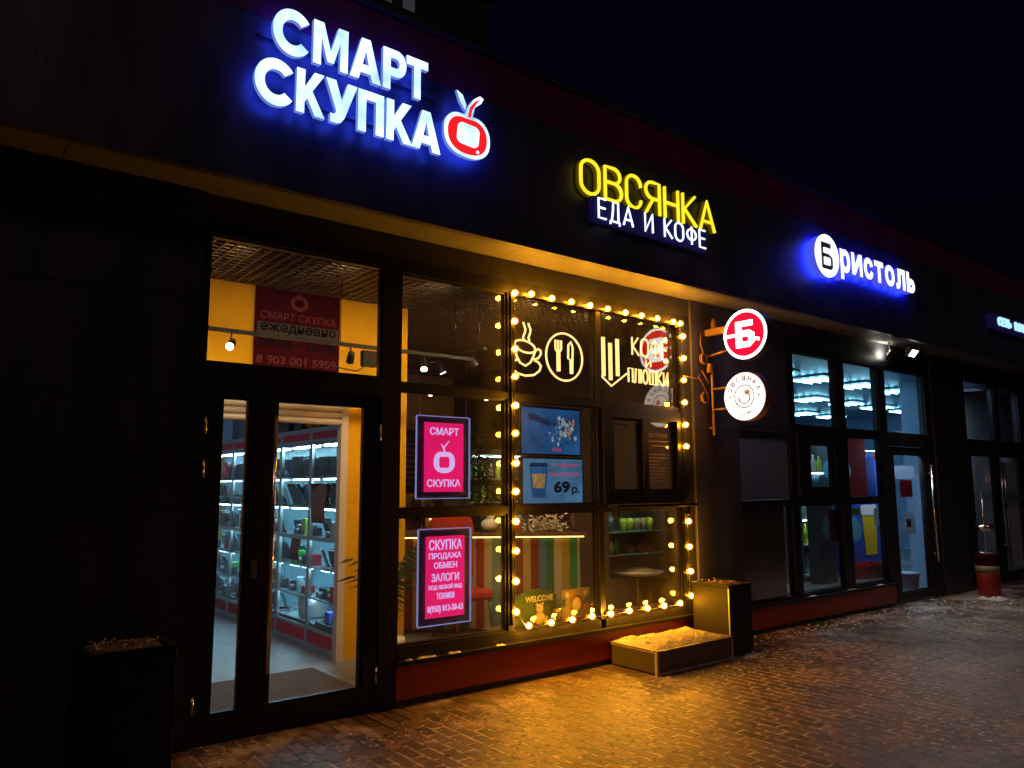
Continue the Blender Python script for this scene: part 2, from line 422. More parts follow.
# ------------------------------------------------------------------ mesh helpers
WO = {}
class MB:
    def __init__(s): s.v, s.f, s.mi, s.sm = [], [], [], []
    def add(s, vs, fs, mi=0, smooth=False):
        o = len(s.v); s.v += [Vector(v) for v in vs]
        for f in fs: s.f.append([i+o for i in f]); s.mi.append(mi); s.sm.append(smooth)
        return s
    def box(s, x0, x1, y0, y1, z0, z1, mi=0):
        vs = [(x, y, z) for z in (z0, z1) for y in (y0, y1) for x in (x0, x1)]
        return s.add(vs, [(0, 2, 3, 1), (4, 5, 7, 6), (0, 1, 5, 4), (2, 6, 7, 3), (0, 4, 6, 2), (1, 3, 7, 5)], mi)
    def obox(s, c, dx, dy, dz, rz=0, mi=0, tilt=0):
        """box centred in x,y standing at c, turned by rz"""
        vs = []
        for z in (0, dz):
            for y in (-dy/2, dy/2):
                for x in (-dx/2, dx/2):
                    y2, z2 = y*math.cos(tilt)-z*math.sin(tilt), y*math.sin(tilt)+z*math.cos(tilt)
                    vs.append((c[0]+x*math.cos(rz)-y2*math.sin(rz), c[1]+x*math.sin(rz)+y2*math.cos(rz), c[2]+z2))
        return s.add(vs, [(0, 2, 3, 1), (4, 5, 7, 6), (0, 1, 5, 4), (2, 6, 7, 3), (0, 4, 6, 2), (1, 3, 7, 5)], mi)
    def tube(s, pts, r, n=8, closed=False, mi=0, cap=True):
        pts = [Vector(p) for p in pts]; m_ = len(pts); rings = []; up = None
        rs = r if isinstance(r, (list, tuple)) else [r]*m_
        for i, p in enumerate(pts):
            if closed: d = (pts[(i+1) % m_]-pts[i-1])
            else: d = pts[min(i+1, m_-1)]-pts[max(i-1, 0)]
            d = d.normalized() if d.length > 1e-9 else Vector((0, 0, 1))
            if up is None: up = Vector((0, 0, 1)) if abs(d.z) < .9 else Vector((0, 1, 0))
            a = d.cross(up)
            if a.length < 1e-4: up = Vector((1, 0, 0)) if abs(d.x) < .9 else Vector((0, 1, 0)); a = d.cross(up)
            a.normalize(); b = a.cross(d).normalized(); up = b
            rings.append([p+a*(rs[i]*math.cos(2*math.pi*k/n))+b*(rs[i]*math.sin(2*math.pi*k/n)) for k in range(n)])
        vs = [v for rg in rings for v in rg]; fs = []
        for i in range(m_ if closed else m_-1):
            j = (i+1) % m_
            for k in range(n): fs.append((i*n+k, i*n+(k+1) % n, j*n+(k+1) % n, j*n+k))
        if cap and not closed: fs += [tuple(range(n))[::-1], tuple(range((m_-1)*n, m_*n))]
        return s.add(vs, fs, mi, True)
    def lathe(s, c, prof, axis=(0, 0, 1), n=20, mi=0, smooth=True):
        """prof: list of (distance along axis, radius)"""
        ax = Vector(axis).normalized(); a = ax.orthogonal().normalized(); b = ax.cross(a); c = Vector(c); vs = []
        for h, r in prof:
            for k in range(n):
                t = 2*math.pi*k/n; vs.append(c+ax*h+a*(r*math.cos(t))+b*(r*math.sin(t)))
        fs = [(i*n+k, i*n+(k+1) % n, (i+1)*n+(k+1) % n, (i+1)*n+k) for i in range(len(prof)-1) for k in range(n)]
        fs += [tuple(range(n))[::-1], tuple(range((len(prof)-1)*n, len(prof)*n))]
        return s.add(vs, fs, mi, smooth)
    def sphere(s, c, r, mi=0, n=14, sc=(1, 1, 1)):
        c = Vector(c); vs = []; m_ = n//2
        for i in range(m_+1):
            ph = math.pi*i/m_
            rr = max(math.sin(ph), 1e-3)
            for k in range(n):
                t = 2*math.pi*k/n; vs.append(c+Vector((r*sc[0]*rr*math.cos(t), r*sc[1]*rr*math.sin(t), r*sc[2]*math.cos(ph))))
        fs = [(i*n+k, (i+1)*n+k, (i+1)*n+(k+1) % n, i*n+(k+1) % n) for i in range(m_) for k in range(n)]
        return s.add(vs, fs, mi, True)
    def build(s, name, mats, parent=None, loc=None, bevel=0):
        if parent is not None: o = WO[parent.name]
        elif loc is not None: o = Vector(loc)
        else:
            xs = [v.x for v in s.v]; ys = [v.y for v in s.v]; zs = [v.z for v in s.v]
            o = Vector(((min(xs)+max(xs))/2, (min(ys)+max(ys))/2, min(zs)))
        me = bpy.data.meshes.new(name)
        me.from_pydata([v-o for v in s.v], [], s.f)
        for mm in (mats if isinstance(mats, (list, tuple)) else [mats]): me.materials.append(M[mm])
        for p, i, sm in zip(me.polygons, s.mi, s.sm): p.material_index = i; p.use_smooth = sm
        me.update()
        ob = bpy.data.objects.new(name, me); COL.objects.link(ob)
        WO[ob.name] = o
        if parent is not None: ob.parent = parent
        else: ob.location = o
        if bevel:
            b = ob.modifiers.new('bevel', 'BEVEL'); b.width = bevel; b.segments = 2; b.limit_method = 'ANGLE'
        return ob

def tag(o, label=None, cat=None, group=None, kind=None):
    if label: o['label'] = label
    if cat: o['category'] = cat
    if group: o['group'] = group
    if kind: o['kind'] = kind
    return o
def thing(name, label, cat, loc, group=None):
    o = bpy.data.objects.new(name, None); COL.objects.link(o); o.location = loc; o.empty_display_size = .1
    WO[o.name] = Vector(loc)
    return tag(o, label, cat, group)

def flat_to_wall(x, y, z, org):          # local text plane -> a plane parallel to the facade, facing the street
    return (org[0]+x, org[1]-z, org[2]+y)
def curve_mesh(cu):
    ob = bpy.data.objects.new('tmp', cu); COL.objects.link(ob)
    dg = bpy.context.evaluated_depsgraph_get()
    me = bpy.data.meshes.new_from_object(ob.evaluated_get(dg))
    bpy.data.objects.remove(ob); 
    return me
def text_into(mb, body, x0, x1, z0, z1, Y, depth=.004, bold=0, mi=0, side=None, mapf=None, shear=0):
    """writes body so that it fills x0..x1, z0..z1 on the plane Y, standing proud of it by depth"""
    cu = bpy.data.curves.new('t', 'FONT'); cu.body = body; cu.size = 1; cu.offset = bold; cu.resolution_u = 4
    cu.extrude = .5
    me = curve_mesh(cu)
    xs = [v.co.x for v in me.vertices]; ys = [v.co.y for v in me.vertices]
    ax, bx, ay, by = min(xs), max(xs), min(ys), max(ys)
    vs = []
    for v in me.vertices:
        x = x0+(v.co.x-ax)/(bx-ax)*(x1-x0); z = z0+(v.co.y-ay)/(by-ay)*(z1-z0)
        d = (v.co.z+.5)*depth
        p = (x+shear*(z-z0), Y-d, z)
        vs.append(mapf(*p) if mapf else p)
    o = len(mb.v); mb.v += [Vector(v) for v in vs]
    for p in me.polygons:
        mb.f.append([i+o for i in p.vertices]); mb.sm.append(False)
        mb.mi.append(mi if (side is None or p.normal.z > .5) else (2 if p.normal.z < -.5 else side))
    bpy.data.meshes.remove(me)
    return mb
def shape_into(mb, loops, Y, depth, mi=0, side=None, mapf=None):
    """loops: closed outlines in (x, z) world coordinates; inner loops become holes"""
    cu = bpy.data.curves.new('s', 'CURVE'); cu.dimensions = '2D'; cu.fill_mode = 'BOTH'; cu.extrude = .5
    for lp in loops:
        sp = cu.splines.new('POLY'); sp.points.add(len(lp)-1); sp.use_cyclic_u = True
        for p, q in zip(sp.points, lp): p.co = (q[0], q[1], 0, 1)
    me = curve_mesh(cu)
    o = len(mb.v)
    for v in me.vertices:
        p = (v.co.x, Y-(v.co.z+.5)*depth, v.co.y); mb.v.append(Vector(mapf(*p) if mapf else p))
    for p in me.polygons:
        mb.f.append([i+o for i in p.vertices]); mb.sm.append(False)
        mb.mi.append(mi if (side is None or p.normal.z > .5) else (2 if p.normal.z < -.5 else side))
    bpy.data.meshes.remove(me)
    return mb
def arc(cx, cz, rx, rz, a0, a1, n=20):
    return [(cx+rx*math.cos(R(a0+(a1-a0)*i/n)), cz+rz*math.sin(R(a0+(a1-a0)*i/n))) for i in range(n+1)]
def rrect(x0, x1, z0, z1, r, n=5):
    return arc(x1-r, z1-r, r, r, 0, 90, n)+arc(x0+r, z1-r, r, r, 90, 180, n)+arc(x0+r, z0+r, r, r, 180, 270, n)+arc(x1-r, z0+r, r, r, 270, 360, n)

# ------------------------------------------------------------------ setting
g = MB(); g.add([(-60, -60, 0), (90, -60, 0), (90, 60, 0), (-60, 60, 0)], [(0, 1, 2, 3)])
M['pave'] = paver_material()
tag(g.build('pavement', 'pave', loc=(0, 0, 0)), kind='structure')
fl = MB(); fl.box(-2.4, 7.2, .09, 7, .004, .012); fl.box(7.3, 19.5, .09, 6.6, .004, .012)
tag(fl.build('floor', 'floor', loc=(0, 0, 0)), kind='structure')

B = thing('shop_building', 'low dark clad row of shops with lit signs on its deep fascia', 'building', (5, 0, 0))
GY = .05                                  # plane of the glazing
ZS, ZF, ZJ, ZT = 3.55, 3.55, 4.705, 5.10  # soffit, fascia bottom, panel joint, parapet top
FY = -.38
XL, XR = -2.5, 24.0
# fascia: long metal panels with hairline joints
f = MB(); xs = [XL, .45, 3.62, 6.75, 9.9, 13.0, 16.1, 19.2, XR]
for a, b in zip(xs, xs[1:]): f.box(a+.002, b-.002, FY, -.02, ZF+.04, ZJ-.004)
for a, b in zip(xs, xs[1:]):
    for x in (a+.05, (a+b)/2, b-.05):
        for z in (3.64, 4.0, 4.36, 4.66): f.lathe((x, FY+.001, z), [(0, .009), (.004, .008), (.006, .003)], (0, -1, 0), 8)
f.box(XL, XR, FY-.015, FY+.05, ZF, ZF+.036)
f.box(XL, XR, FY+.01, -.03, ZF+.03, ZJ+.02)
f.build('fascia', 'fascia', B)
f = MB()
for a, b in zip(xs, xs[1:]): f.box(a+.002, b-.002, FY+.004, -.02, ZJ+.004, ZT)
f.box(XL, XR, FY+.014, -.03, ZJ-.02, ZT-.01)
f.build('parapet', 'burgundy', B)
f = MB(); f.box(XL, XR, FY-.02, .05, ZT+.002, ZT+.03); f.build('coping', 'fascia', B)
f = MB(); sx = [XL, .6, 3.9, 7.6, 11.0, 14.3, 17.6, XR]
for a, b in zip(sx, sx[1:]): f.box(a+.003, b-.003, FY+.055, 0.0, ZS+.004, ZS+.02)
f.build('soffit', 'soffit', B)
f = MB(); f.box(XL, XR, .02, 9, ZS+.03, ZS+.2); f.build('roof', 'clad', B)
# left cladding wall of wide panels
f = MB(); zz = [0.02, .717, 1.456, 2.15, 2.81, 3.55]
for a, b in zip(zz, zz[1:]):
    f.box(XL, 1.446, -.03, .06, a+.004, b-.004)
f.box(XL, 1.44, -.02, .05, .0, 3.55)
f.build('cladding_wall', 'clad', B)
f = MB(); f.box(XL, XL+.15, .07, 9, 0, ZS+.2); f.build('side_wall', 'clad', B)
# lintel strip between soffit and windows
f = MB(); f.box(1.45, 6.43, .0, .08, 3.375, 3.55); f.box(8.22, 12.0, .0, .08, 3.30, 3.55); f.box(12.9, 18.0, .0, .08, 3.36, 3.55); f.build('lintel', 'clad', B)
# pier with its panels
f = MB()
for a, b in ((.02, .72), (.724, 2.17), (2.174, 3.55)):
    f.box(6.44, 7.20, -.02, .06, a, b)
f.box(6.43, 7.22, -.005, .08, 0, 3.55)
f.build('pier', 'fascia', B)
f = MB(); f.box(7.22, 8.22, .0, .08, 2.20, 3.55); f.box(7.26, 8.2, -.012, .0, 2.26, 3.3); f.build('panel', 'fascia', B)
f = MB(); f.box(12.0, 12.92, -.02, .1, .02, 3.55); f.build('pier', 'clad', B)
f = MB(); f.box(18.0, XR, -.02, .1, .0, 3.55); f.build('wall', 'clad', B)
f = MB(); f.box(XR-.15, XR, .1, 9, 0, ZS+.2); f.box(XL, XR, 9, 9.15, 0, ZS+.2); f.build('rear_wall', 'clad', B)
# plinths
for a, b, zt in ((2.95, 6.425, .29), (7.225, 10.55, .27)):
    f = MB(); f.box(a, b, -.012, .08, .05, zt); f.box(a, b, .01, .08, 0, .05, 1); f.build('plinth', ['plinth', 'clad'], B)
    f = MB(); f.box(a, b, -.05, .08, zt+.004, zt+.034); f.build('sill', 'frame', B)

def window(name, bars, panes, y0=-.0, y1=.1, mats='frame', pane='pane', parent=B, bead=True):
    f = MB()
    for b in bars: f.box(b[0], b[1], y0, y1, b[2], b[3])
    if bead:                                       # slim glazing beads round every pane
        for p in panes:
            x0, x1, z0, z1 = p
            for q in ((x0, x0+.014, z0, z1), (x1-.014, x1, z0, z1), (x0+.014, x1-.014, z0, z0+.014), (x0+.014, x1-.014, z1-.014, z1)):
                f.box(q[0], q[1], GY-.022, GY+.024, q[2], q[3])
    o = f.build(name, mats, parent)
    for x0, x1, z0, z1 in panes:
        g_ = MB(); g_.box(x0+.003, x1-.003, GY-.004, GY+.004, z0+.003, z1-.003); g_.build('pane', pane, o)
    return o
# entrance top light + jambs
window('window', [(1.45, 1.50, 0, 3.375), (2.80, 2.95, 0, 3.375), (1.50, 2.80, 3.285, 3.375), (1.50, 2.80, 2.27, 2.415)],
       [(1.50, 2.80, 2.415, 3.285)])
# shop entrance: two leaves
d1 = window('door', [(1.50, 1.625, .0, 2.27), (1.815, 1.905, .0, 2.27), (1.625, 1.815, 2.195, 2.27), (1.625, 1.815, 0, .17)], [(1.625, 1.815, .17, 2.195)], y0=.012, y1=.085, pane='paned')
d2 = window('door', [(1.908, 2.0, .0, 2.27), (2.68, 2.80, .0, 2.27), (2.0, 2.68, 2.195, 2.27), (2.0, 2.68, 0, .17)], [(2.0, 2.68, .17, 2.195)], y0=.012, y1=.085, pane='paned')
h = MB(); h.tube([(1.955, -.075, .40), (1.955, -.075, 2.08)], .017, 12)
for z in (.56, 1.92): h.tube([(1.955, -.075, z), (1.955, .02, z)], .010, 8)
h.build('handle', 'steel', d2)
for z in (.25, 2.0): 
    for d, x in ((d1, 1.515), (d2, 2.785)):
        h = MB(); h.tube([(x, -.004, z-.06), (x, -.004, z+.06)], .011, 10); h.build('hinge', 'steel', d)
for z in (1.72,):
    h = MB(); h.tube([(1.515, -.004, z-.06), (1.515, -.004, z+.06)], .011, 10); h.build('hinge', 'steel', d1)
h = MB(); h.box(1.85, 1.89, -.004, .012, 1.0, 1.12); h.build('lock_plate', 'steel', d1)
# window with the two LED boards
window('window', [(2.95, 4.0, 3.265, 3.375), (2.95, 4.0, 2.335, 2.39), (2.95, 4.0, 1.37, 1.427), (2.95, 4.0, .324, .42), (4.0, 4.06, .324, 3.375), (2.951, 2.962, .324, 3.375)],
       [(2.962, 4.0, 2.39, 3.265), (2.962, 4.0, 1.427, 2.335), (2.962, 4.0, .42, 1.37)])
# cafe window with bulbs
window('window', [(4.06, 6.25, 3.275, 3.375), (4.06, 5.06, 2.33, 2.385), (5.06, 5.12, .324, 3.275), (5.12, 6.25, 2.33, 2.385), (4.06, 5.06, 1.37, 1.43), (5.12, 6.25, 1.37, 1.43), (4.06, 6.25, .324, .40), (6.25, 6.43, .324, 3.375)],
       [(4.06, 5.06, 2.385, 3.275), (5.12, 6.25, 2.385, 3.275), (4.06, 5.06, 1.43, 2.33), (4.06, 5.06, .40, 1.37), (5.12, 6.25, .40, 1.37)])
# service hatch inside that window
hx0, hx1, hz0, hz1 = 5.20, 6.22, 1.50, 2.29
window('window', [(5.12, 5.20, 1.43, 2.33), (6.22, 6.25, 1.43, 2.33), (5.20, 6.22, 2.29, 2.33), (5.20, 6.22, 1.43, 1.50), (5.20, 5.25, 1.50, 2.29), (5.66, 5.73, 1.50, 2.29), (6.17, 6.22, 1.50, 2.29), (5.25, 5.66, 2.24, 2.29), (5.73, 6.17, 2.24, 2.29), (5.25, 5.66, 1.50, 1.55), (5.73, 6.17, 1.50, 1.55)],
       [(5.25, 5.66, 1.55, 2.24), (5.73, 6.17, 1.55, 2.24)], y0=-.02, y1=.085)
s = MB(); s.box(5.16, 6.30, -.14, -.022, 1.395, 1.425); s.box(5.2, 5.23, -.10, -.022, 1.31, 1.395); s.box(6.2, 6.23, -.10, -.022, 1.31, 1.395)
s.build('hatch_ledge', 'frame', B, bevel=.004)
# grocery window
XG = [7.22, 8.22, 8.36, 9.34, 9.53, 10.42, 10.62]
window('window', [(8.22, 8.36, .304, 3.30), (9.34, 9.53, .304, 3.30), (10.42, 10.62, .304, 3.30), (11.80, 12.0, 0, 3.30), (8.36, 9.34, 3.20, 3.30), (9.53, 10.42, 3.20, 3.30), (10.62, 11.80, 3.20, 3.30),
                  (8.36, 9.34, 2.215, 2.31), (9.53, 10.42, 2.215, 2.31), (10.62, 11.80, 2.13, 2.31), (8.36, 9.34, 1.36, 1.43), (9.53, 10.42, 1.36, 1.43), (8.36, 9.34, .304, .33), (9.53, 10.42, .304, .33),
                  (7.22, 8.22, 1.36, 1.43), (7.22, 8.22, 2.14, 2.20), (7.22, 8.22, .304, .33)],
       [(8.36, 9.34, 2.31, 3.20), (9.53, 10.42, 2.31, 3.20), (10.62, 11.80, 2.31, 3.20), (9.53, 10.42, 1.43, 2.215), (8.36, 9.34, .33, 1.36), (9.53, 10.42, .33, 1.36)], pane='paneR')
window('window', [(8.36, 8.62, 1.43, 2.215), (9.18, 9.34, 1.43, 2.215), (8.62, 9.18, 2.09, 2.215), (8.62, 9.18, 1.43, 1.56)], [(8.62, 9.18, 1.56, 2.09)], y0=-.018, y1=.085, pane='paneR')
f = MB(); f.box(7.24, 8.2, .03, .07, 1.432, 2.138); f.build('infill_panel', 'slate', B)
f = MB(); f.box(7.24, 8.2, GY-.004, GY+.004, .335, 1.358); f.build('dark_glass', 'pane', B)
f = MB(); f.box(7.24, 8.2, .12, .15, .30, 1.4); f.build('backing_board', 'brown', B)
# grocery door
dg_ = window('door', [(10.624, 10.76, .02, 2.12), (11.64, 11.796, .02, 2.12), (10.76, 11.64, 2.02, 2.12), (10.76, 11.64, .02, .14)], [(10.76, 11.64, .14, 2.02)], y0=.012, y1=.08, pane='paneR')
h = MB(); h.tube([(11.72, -.06, .50), (11.72, -.06, 1.88)], .018, 10)
for z in (.62, 1.76): h.tube([(11.72, -.06, z), (11.72, .02, z)], .010, 8)
h.build('handle', 'steel', dg_)
# far windows and the last door
window('window', [(12.92, 13.2, 0, 3.36), (14.38, 14.55, 2.3, 3.36), (15.42, 15.6, 0, 3.36), (16.6, 16.8, 0, 3.36), (17.8, 18.0, 0, 3.36), (13.2, 14.38, 3.26, 3.36), (14.55, 15.42, 3.26, 3.36), (15.6, 16.6, 3.26, 3.36), (16.8, 17.8, 3.26, 3.36),
                  (13.2, 15.42, 2.18, 2.30), (15.6, 16.6, 2.18, 2.30), (16.8, 17.8, 2.18, 2.30), (15.6, 16.6, .02, .3), (16.8, 17.8, .02, .3)],
       [(13.2, 14.38, 2.30, 3.26), (14.55, 15.42, 2.30, 3.26), (15.6, 16.6, 2.30, 3.26), (16.8, 17.8, 2.30, 3.26), (15.6, 16.6, .3, 2.18), (16.8, 17.8, .3, 2.18)], pane='paneR')
for x0, x1 in ((13.2, 14.30), (14.304, 15.42)):
    d = window('door', [(x0, x0+.12, .02, 2.18), (x1-.12, x1, .02, 2.18), (x0+.12, x1-.12, 2.06, 2.18), (x0+.12, x1-.12, .02, .16)], [(x0+.12, x1-.12, .16, 2.06)], y0=.012, y1=.08, pane='paneR')
    xh = x1-.06 if x0 < 14 else x0+.06
    h = MB(); h.tube([(xh, -.06, .5), (xh, -.06, 1.9)], .016, 10)
    for z in (.62, 1.78): h.tube([(xh, -.06, z), (xh, .02, z)], .009, 8)
    h.build('handle', 'steel', d)

# ------------------------------------------------------------------ interiors (walls and ceilings belong to the building)
IY = 1.62
f = MB(); f.box(-2.3, 1.75, IY, IY+.12, .012, 3.5); f.box(3.32, 3.96, IY, IY+.12, .012, 3.5); f.box(1.75, 3.32, IY, IY+.12, 2.42, 3.5); f.build('inner_wall', 'yellow', B)
f = MB(); f.box(3.78, 3.90, IY+.13, 6.9, .012, 3.5); f.build('partition', 'yellow', B)
f = MB(); f.box(-2.3, 3.78, 6.9, 7.0, .012, 3.5); f.box(-2.3, -2.2, .1, 6.9, .012, 3.5); f.build('inner_wall', 'white', B)
f = MB(); f.box(3.9, 7.2, 5.6, 5.7, .012, 3.5); f.build('inner_wall', 'ochre', B)
f = MB(); f.box(7.2, 7.28, .16, 5.6, .012, 3.5); f.build('partition', 'brown', B)
f = MB(); f.box(7.3, 19.6, 6.6, 6.7, .012, 3.5); f.box(19.5, 19.6, 1.3, 6.6, .012, 3.5); f.box(18.0, 19.5, .9, .98, .012, 3.5); f.box(13.22, 18, .9, .98, .012, 3.5); f.box(13.14, 13.22, .12, .98, .012, 3.5); f.build('inner_wall', 'greyblue', B)
f = MB(); f.box(-2.3, 3.78, IY+.13, 6.9, 3.3, 3.34); f.build('ceiling', 'white', B)
f = MB(); f.box(7.3, 19.5, .12, 6.6, 3.3, 3.34); f.build('ceiling', 'slate', B)
# open cell ceiling
gz = 3.40
f = MB()
k = 1.5
while k < 7.2:
    f.box(k, k+.012, .11, IY-.01 if k < 3.9 else 5.6, gz, gz+.035); k += .085
y = .14
while y < 5.6:
    f.box(1.4 if y < IY-.02 else 3.9, 7.2, y, y+.012, gz+.002, gz+.033); y += .085
f.build('ceiling_grille', 'grille', B)
# roller shutter of the pawn shop
sh = MB()
for i in range(4): 
    z = 2.175+i*.062
    sh.tube([(1.77, IY-.01, z+.031), (3.25, IY-.01, z+.031)], .030, 8)
so_ = sh.build('roller_shutter', 'shutter', B)
r_ = MB(); r_.box(3.235, 3.305, IY-.035, IY+.05, .012, 2.44); r_.build('guide_rail', 'shutter', so_)

# banner over the shutter
bn = thing('hanging_banner', 'maroon banner with opening hours hung on the yellow wall above the shop shutter', 'banner', (2.8, IY-.02, 2.66))
b0, b1 = at(256, 300, IY-.03).x, at(341, 300, IY-.03).x
zb = at(300, 372, IY-.03).z; zt_ = at(300, 280, IY-.03).z
f = MB(); f.box(b0, b1, IY-.022, IY-.012, zb, zt_); f.build('cloth', 'maroon', bn)
wd = b1-b0; hh = zt_-zb
def bz(t): return zb+hh*t
f = MB(); f.box(b0+.02, b1-.02, IY-.026, IY-.0222, bz(.37), bz(.50)); f.build('band', 'greytext', bn)
f = MB(); text_into(f, 'СМАРТ СКУПКА', b0+.06*wd, b1-.05*wd, bz(.535), bz(.62), IY-.0225, .003, .01)
shape_into(f, [arc(b0+wd*.5, bz(.74), wd*.105, hh*.085, 0, 360, 24), rrect(b0+wd*.44, b0+wd*.56, bz(.70), bz(.78), .03)], IY-.0225, .003)
f.tube([(b0+wd*.5, IY-.025, bz(.825)), (b0+wd*.47, IY-.025, bz(.87))], .008); f.tube([(b0+wd*.5, IY-.025, bz(.825)), (b0+wd*.55, IY-.025, bz(.88))], .008)
f.build('emblem', 'pinktext', bn)
f = MB(); text_into(f, '8 903 001 5959', b0+.03*wd, b1-.04*wd, bz(.06), bz(.15), IY-.0225, .003, .02)
f.build('lettering', 'pinktext', bn)
f = MB(); text_into(f, 'ежедневно', b0+.06*wd, b1-.05*wd, bz(.385), bz(.49), IY-.0262, .003, .022); f.build('lettering', 'blacktext', bn)
f = MB(); text_into(f, '09:00 - 20:00', b0+.06*wd, b1-.05*wd, bz(.24), bz(.33), IY-.0225, .003, .022)
f.build('opening_hours', 'blacktext', bn)

def lamp(kind, name, loc, energy, color, size=.1, rot=(0, 0, 0), spot=None, parent=None):
    l = bpy.data.lights.new(name, kind); l.energy = energy; l.color = color
    if kind == 'AREA': l.size = size
    else: l.shadow_soft_size = size
    if spot: l.spot_size = R(spot); l.spot_blend = .7
    o = bpy.data.objects.new(name, l); COL.objects.link(o); o.location = loc; o.rotation_euler = rot
    return o
def spot_head(t, p, d, lit=True, mats=('black', 'eSpot')):
    """a small cylinder spot hanging from its track at p and aimed along d"""
    p = Vector(p); d = Vector(d).normalized(); h = MB()
    h.tube([p+Vector((0, 0, .09)), p], .008, 6)
    h.lathe(p-d*.05, [(0, .012), (.004, .03), (.10, .036), (.102, .036)], d, 14, 0)
    o = h.build('spot_head', 'black', t)
    e = MB(); e.lathe(p-d*.05, [(.1025, .031), (.106, .030)], d, 14, 0); e.build('lens', mats[1] if lit else 'dkdev', o)
    return o
# track in the entrance hall
ty = .95
tz = at(300, 341, ty).z
tr = thing('track_light', 'black ceiling track with small spotlights crossing the entrance hall above the door', 'track light', (2.2, ty, tz))
h = MB(); h.box(1.2, 4.3, ty-.018, ty+.018, tz, tz+.032)
for x in (1.6, 2.9, 4.1): h.tube([(x, ty, tz+.03), (x, ty, gz)], .004, 6)
h.build('rail', 'black', tr)
p1 = at(231, 347, ty)
spot_head(tr, (p1.x, ty, tz-.09), (-.45, -.75, -.5))
lamp('SPOT', 'spot_beam', (p1.x-.06, ty-.06, tz-.2), 14, (1, .72, .38), .03, (R(60), 0, R(-10)), 120)
px2 = at(362, 352, ty).x
h = MB(); h.box(px2, px2+.13, ty-.03, ty+.03, tz-.16, tz-.02); h.build('driver_box', 'black', tr)
cb = [(px2+.03, ty, tz-.16), (px2-.05, ty-.01, tz-.21), (px2-.2, ty-.02, tz-.2), (px2-.4, ty, tz-.17)]
h = MB(); h.tube(cb, .006, 6); h.build('cable', 'cable', tr)
spot_head(tr, (3.0, ty, tz-.09), (.2, .7, -.7), False)
p3 = at(424, 370, ty)
spot_head(tr, (p3.x, ty, tz-.09), (-.3, -.5, -.8))

# warm fill lamps added out of view above the glass, for hall and cafe
for i, (x, e, lb) in enumerate(((1.9, 40, 'unseen warm fill lamp added over the left end of the shop doors'), (2.75, 40, 'unseen warm fill lamp added over the right end of the shop doors'), (3.7, 60, 'unseen warm fill lamp added over the window with the pink boards'),
                                (4.7, 95, 'unseen warm fill lamp added over the neon cup'), (5.7, 95, 'unseen warm fill lamp added over the neon arrow'))):
    y = .30
    t = thing('unseen_fill_lamp', lb, 'unseen_fill_lamp', (x, y, gz+.05))
    h = MB(); h.lathe((x, y, gz+.04), [(0, .07), (.06, .075)], (0, 0, 1), 18); h.build('housing', 'white', t)
    h = MB(); h.lathe((x, y, gz+.034), [(0, .06), (.005, .06)], (0, 0, 1), 18); h.build('lens', 'eWarm', t)
    lamp('SPOT', 'unseen_fill_beam', (x, y, gz-.02), e, (1, .70, .36), .05, (R(35), 0, 0), 140)

# door mat
f = MB(); f.box(1.72, 2.96, .55, 1.48, .013, .026); tag(f.build('door_mat', 'rubber'), 'dark grey fibre door mat on the tiles just inside the shop entrance', 'mat')

# ------------------------------------------------------------------ pawn shop: glass display cabinets
XC = 3.30
SH = [.25, .49, .79, 1.09, 1.40, 1.70]
cab_labels = ['lit display cabinet nearest the shop entrance with brown paper on its glass', 'second lit display cabinet with folding tablets and a small brown sheet',
              'lit display cabinet half hidden behind the door stile', 'lit display cabinet beside the hidden one with headphones on its shelves', 'lit display cabinet seen through the narrow door leaf', 'lit display cabinet deepest in the pawn shop']
def cabinet(y0, y1, label):
    c = thing('display_cabinet', label, 'cabinet', (XC+.2, (y0+y1)/2, .012), 'lit display cabinets along the pawn shop wall')
    f = MB(); x1 = XC+.42
    for ya in (y0, y1-.03): f.box(XC, XC+.03, ya, ya+.03, .012, 2.20)
    for za, zb2 in ((.012, .065), (.185, .215), (1.06, 1.10), (2.05, 2.08), (2.155, 2.20)): f.box(XC+.001, XC+.029, y0+.03, y1-.03, za, zb2)
    f.build('frame', 'alu', c)
    f = MB(); f.box(XC+.008, XC+.022, y0+.03, y1-.03, .066, .184); f.build('base_band', 'redband', c)
    f = MB(); f.box(XC+.006, XC+.022, y0+.03, y1-.03, 2.081, 2.154); f.build('header_band', 'redband', c)
    f = MB(); f.box(x1-.012, x1, y0+.013, y1, .07, 2.19); f.build('back_panel', 'cabback', c)
    for z in SH:
        f = MB(); f.box(XC+.035, x1-.014, y0+.014, y1-.004, z-.016, z-.004); f.build('shelf', 'shelf', c)
    f = MB(); f.box(XC+.03, x1-.014, y0+.014, y1-.004, 2.03, 2.048); f.build('top_panel', 'white', c)
    for zz_ in (2.012, 1.668, 1.36, 1.052, .755, .46):
        f = MB(); yy = y0+.08
        f.box(XC+.10, XC+.15, y0+.1, (y0+y1)/2-.04, zz_, zz_+.012); f.box(XC+.10, XC+.15, (y0+y1)/2+.04, y1-.1, zz_, zz_+.012)
        f.build('led_strip', 'eStrip' if zz_ > 2 else 'eStrip2', c)
    f = MB(); f.box(XC+.010, XC+.016, y0+.032, (y0+y1)/2-.002, .216, 1.059); f.box(XC+.010, XC+.016, (y0+y1)/2+.002, y1-.032, .216, 1.059)
    f.box(XC+.010, XC+.016, y0+.032, (y0+y1)/2-.002, 1.101, 2.049); f.box(XC+.010, XC+.016, (y0+y1)/2+.002, y1-.032, 1.101, 2.049)
    f.build('glass_door', 'paned', c)
    return c
ys = [1.76, 2.42, 3.22, 4.02, 4.82, 5.62, 6.42]
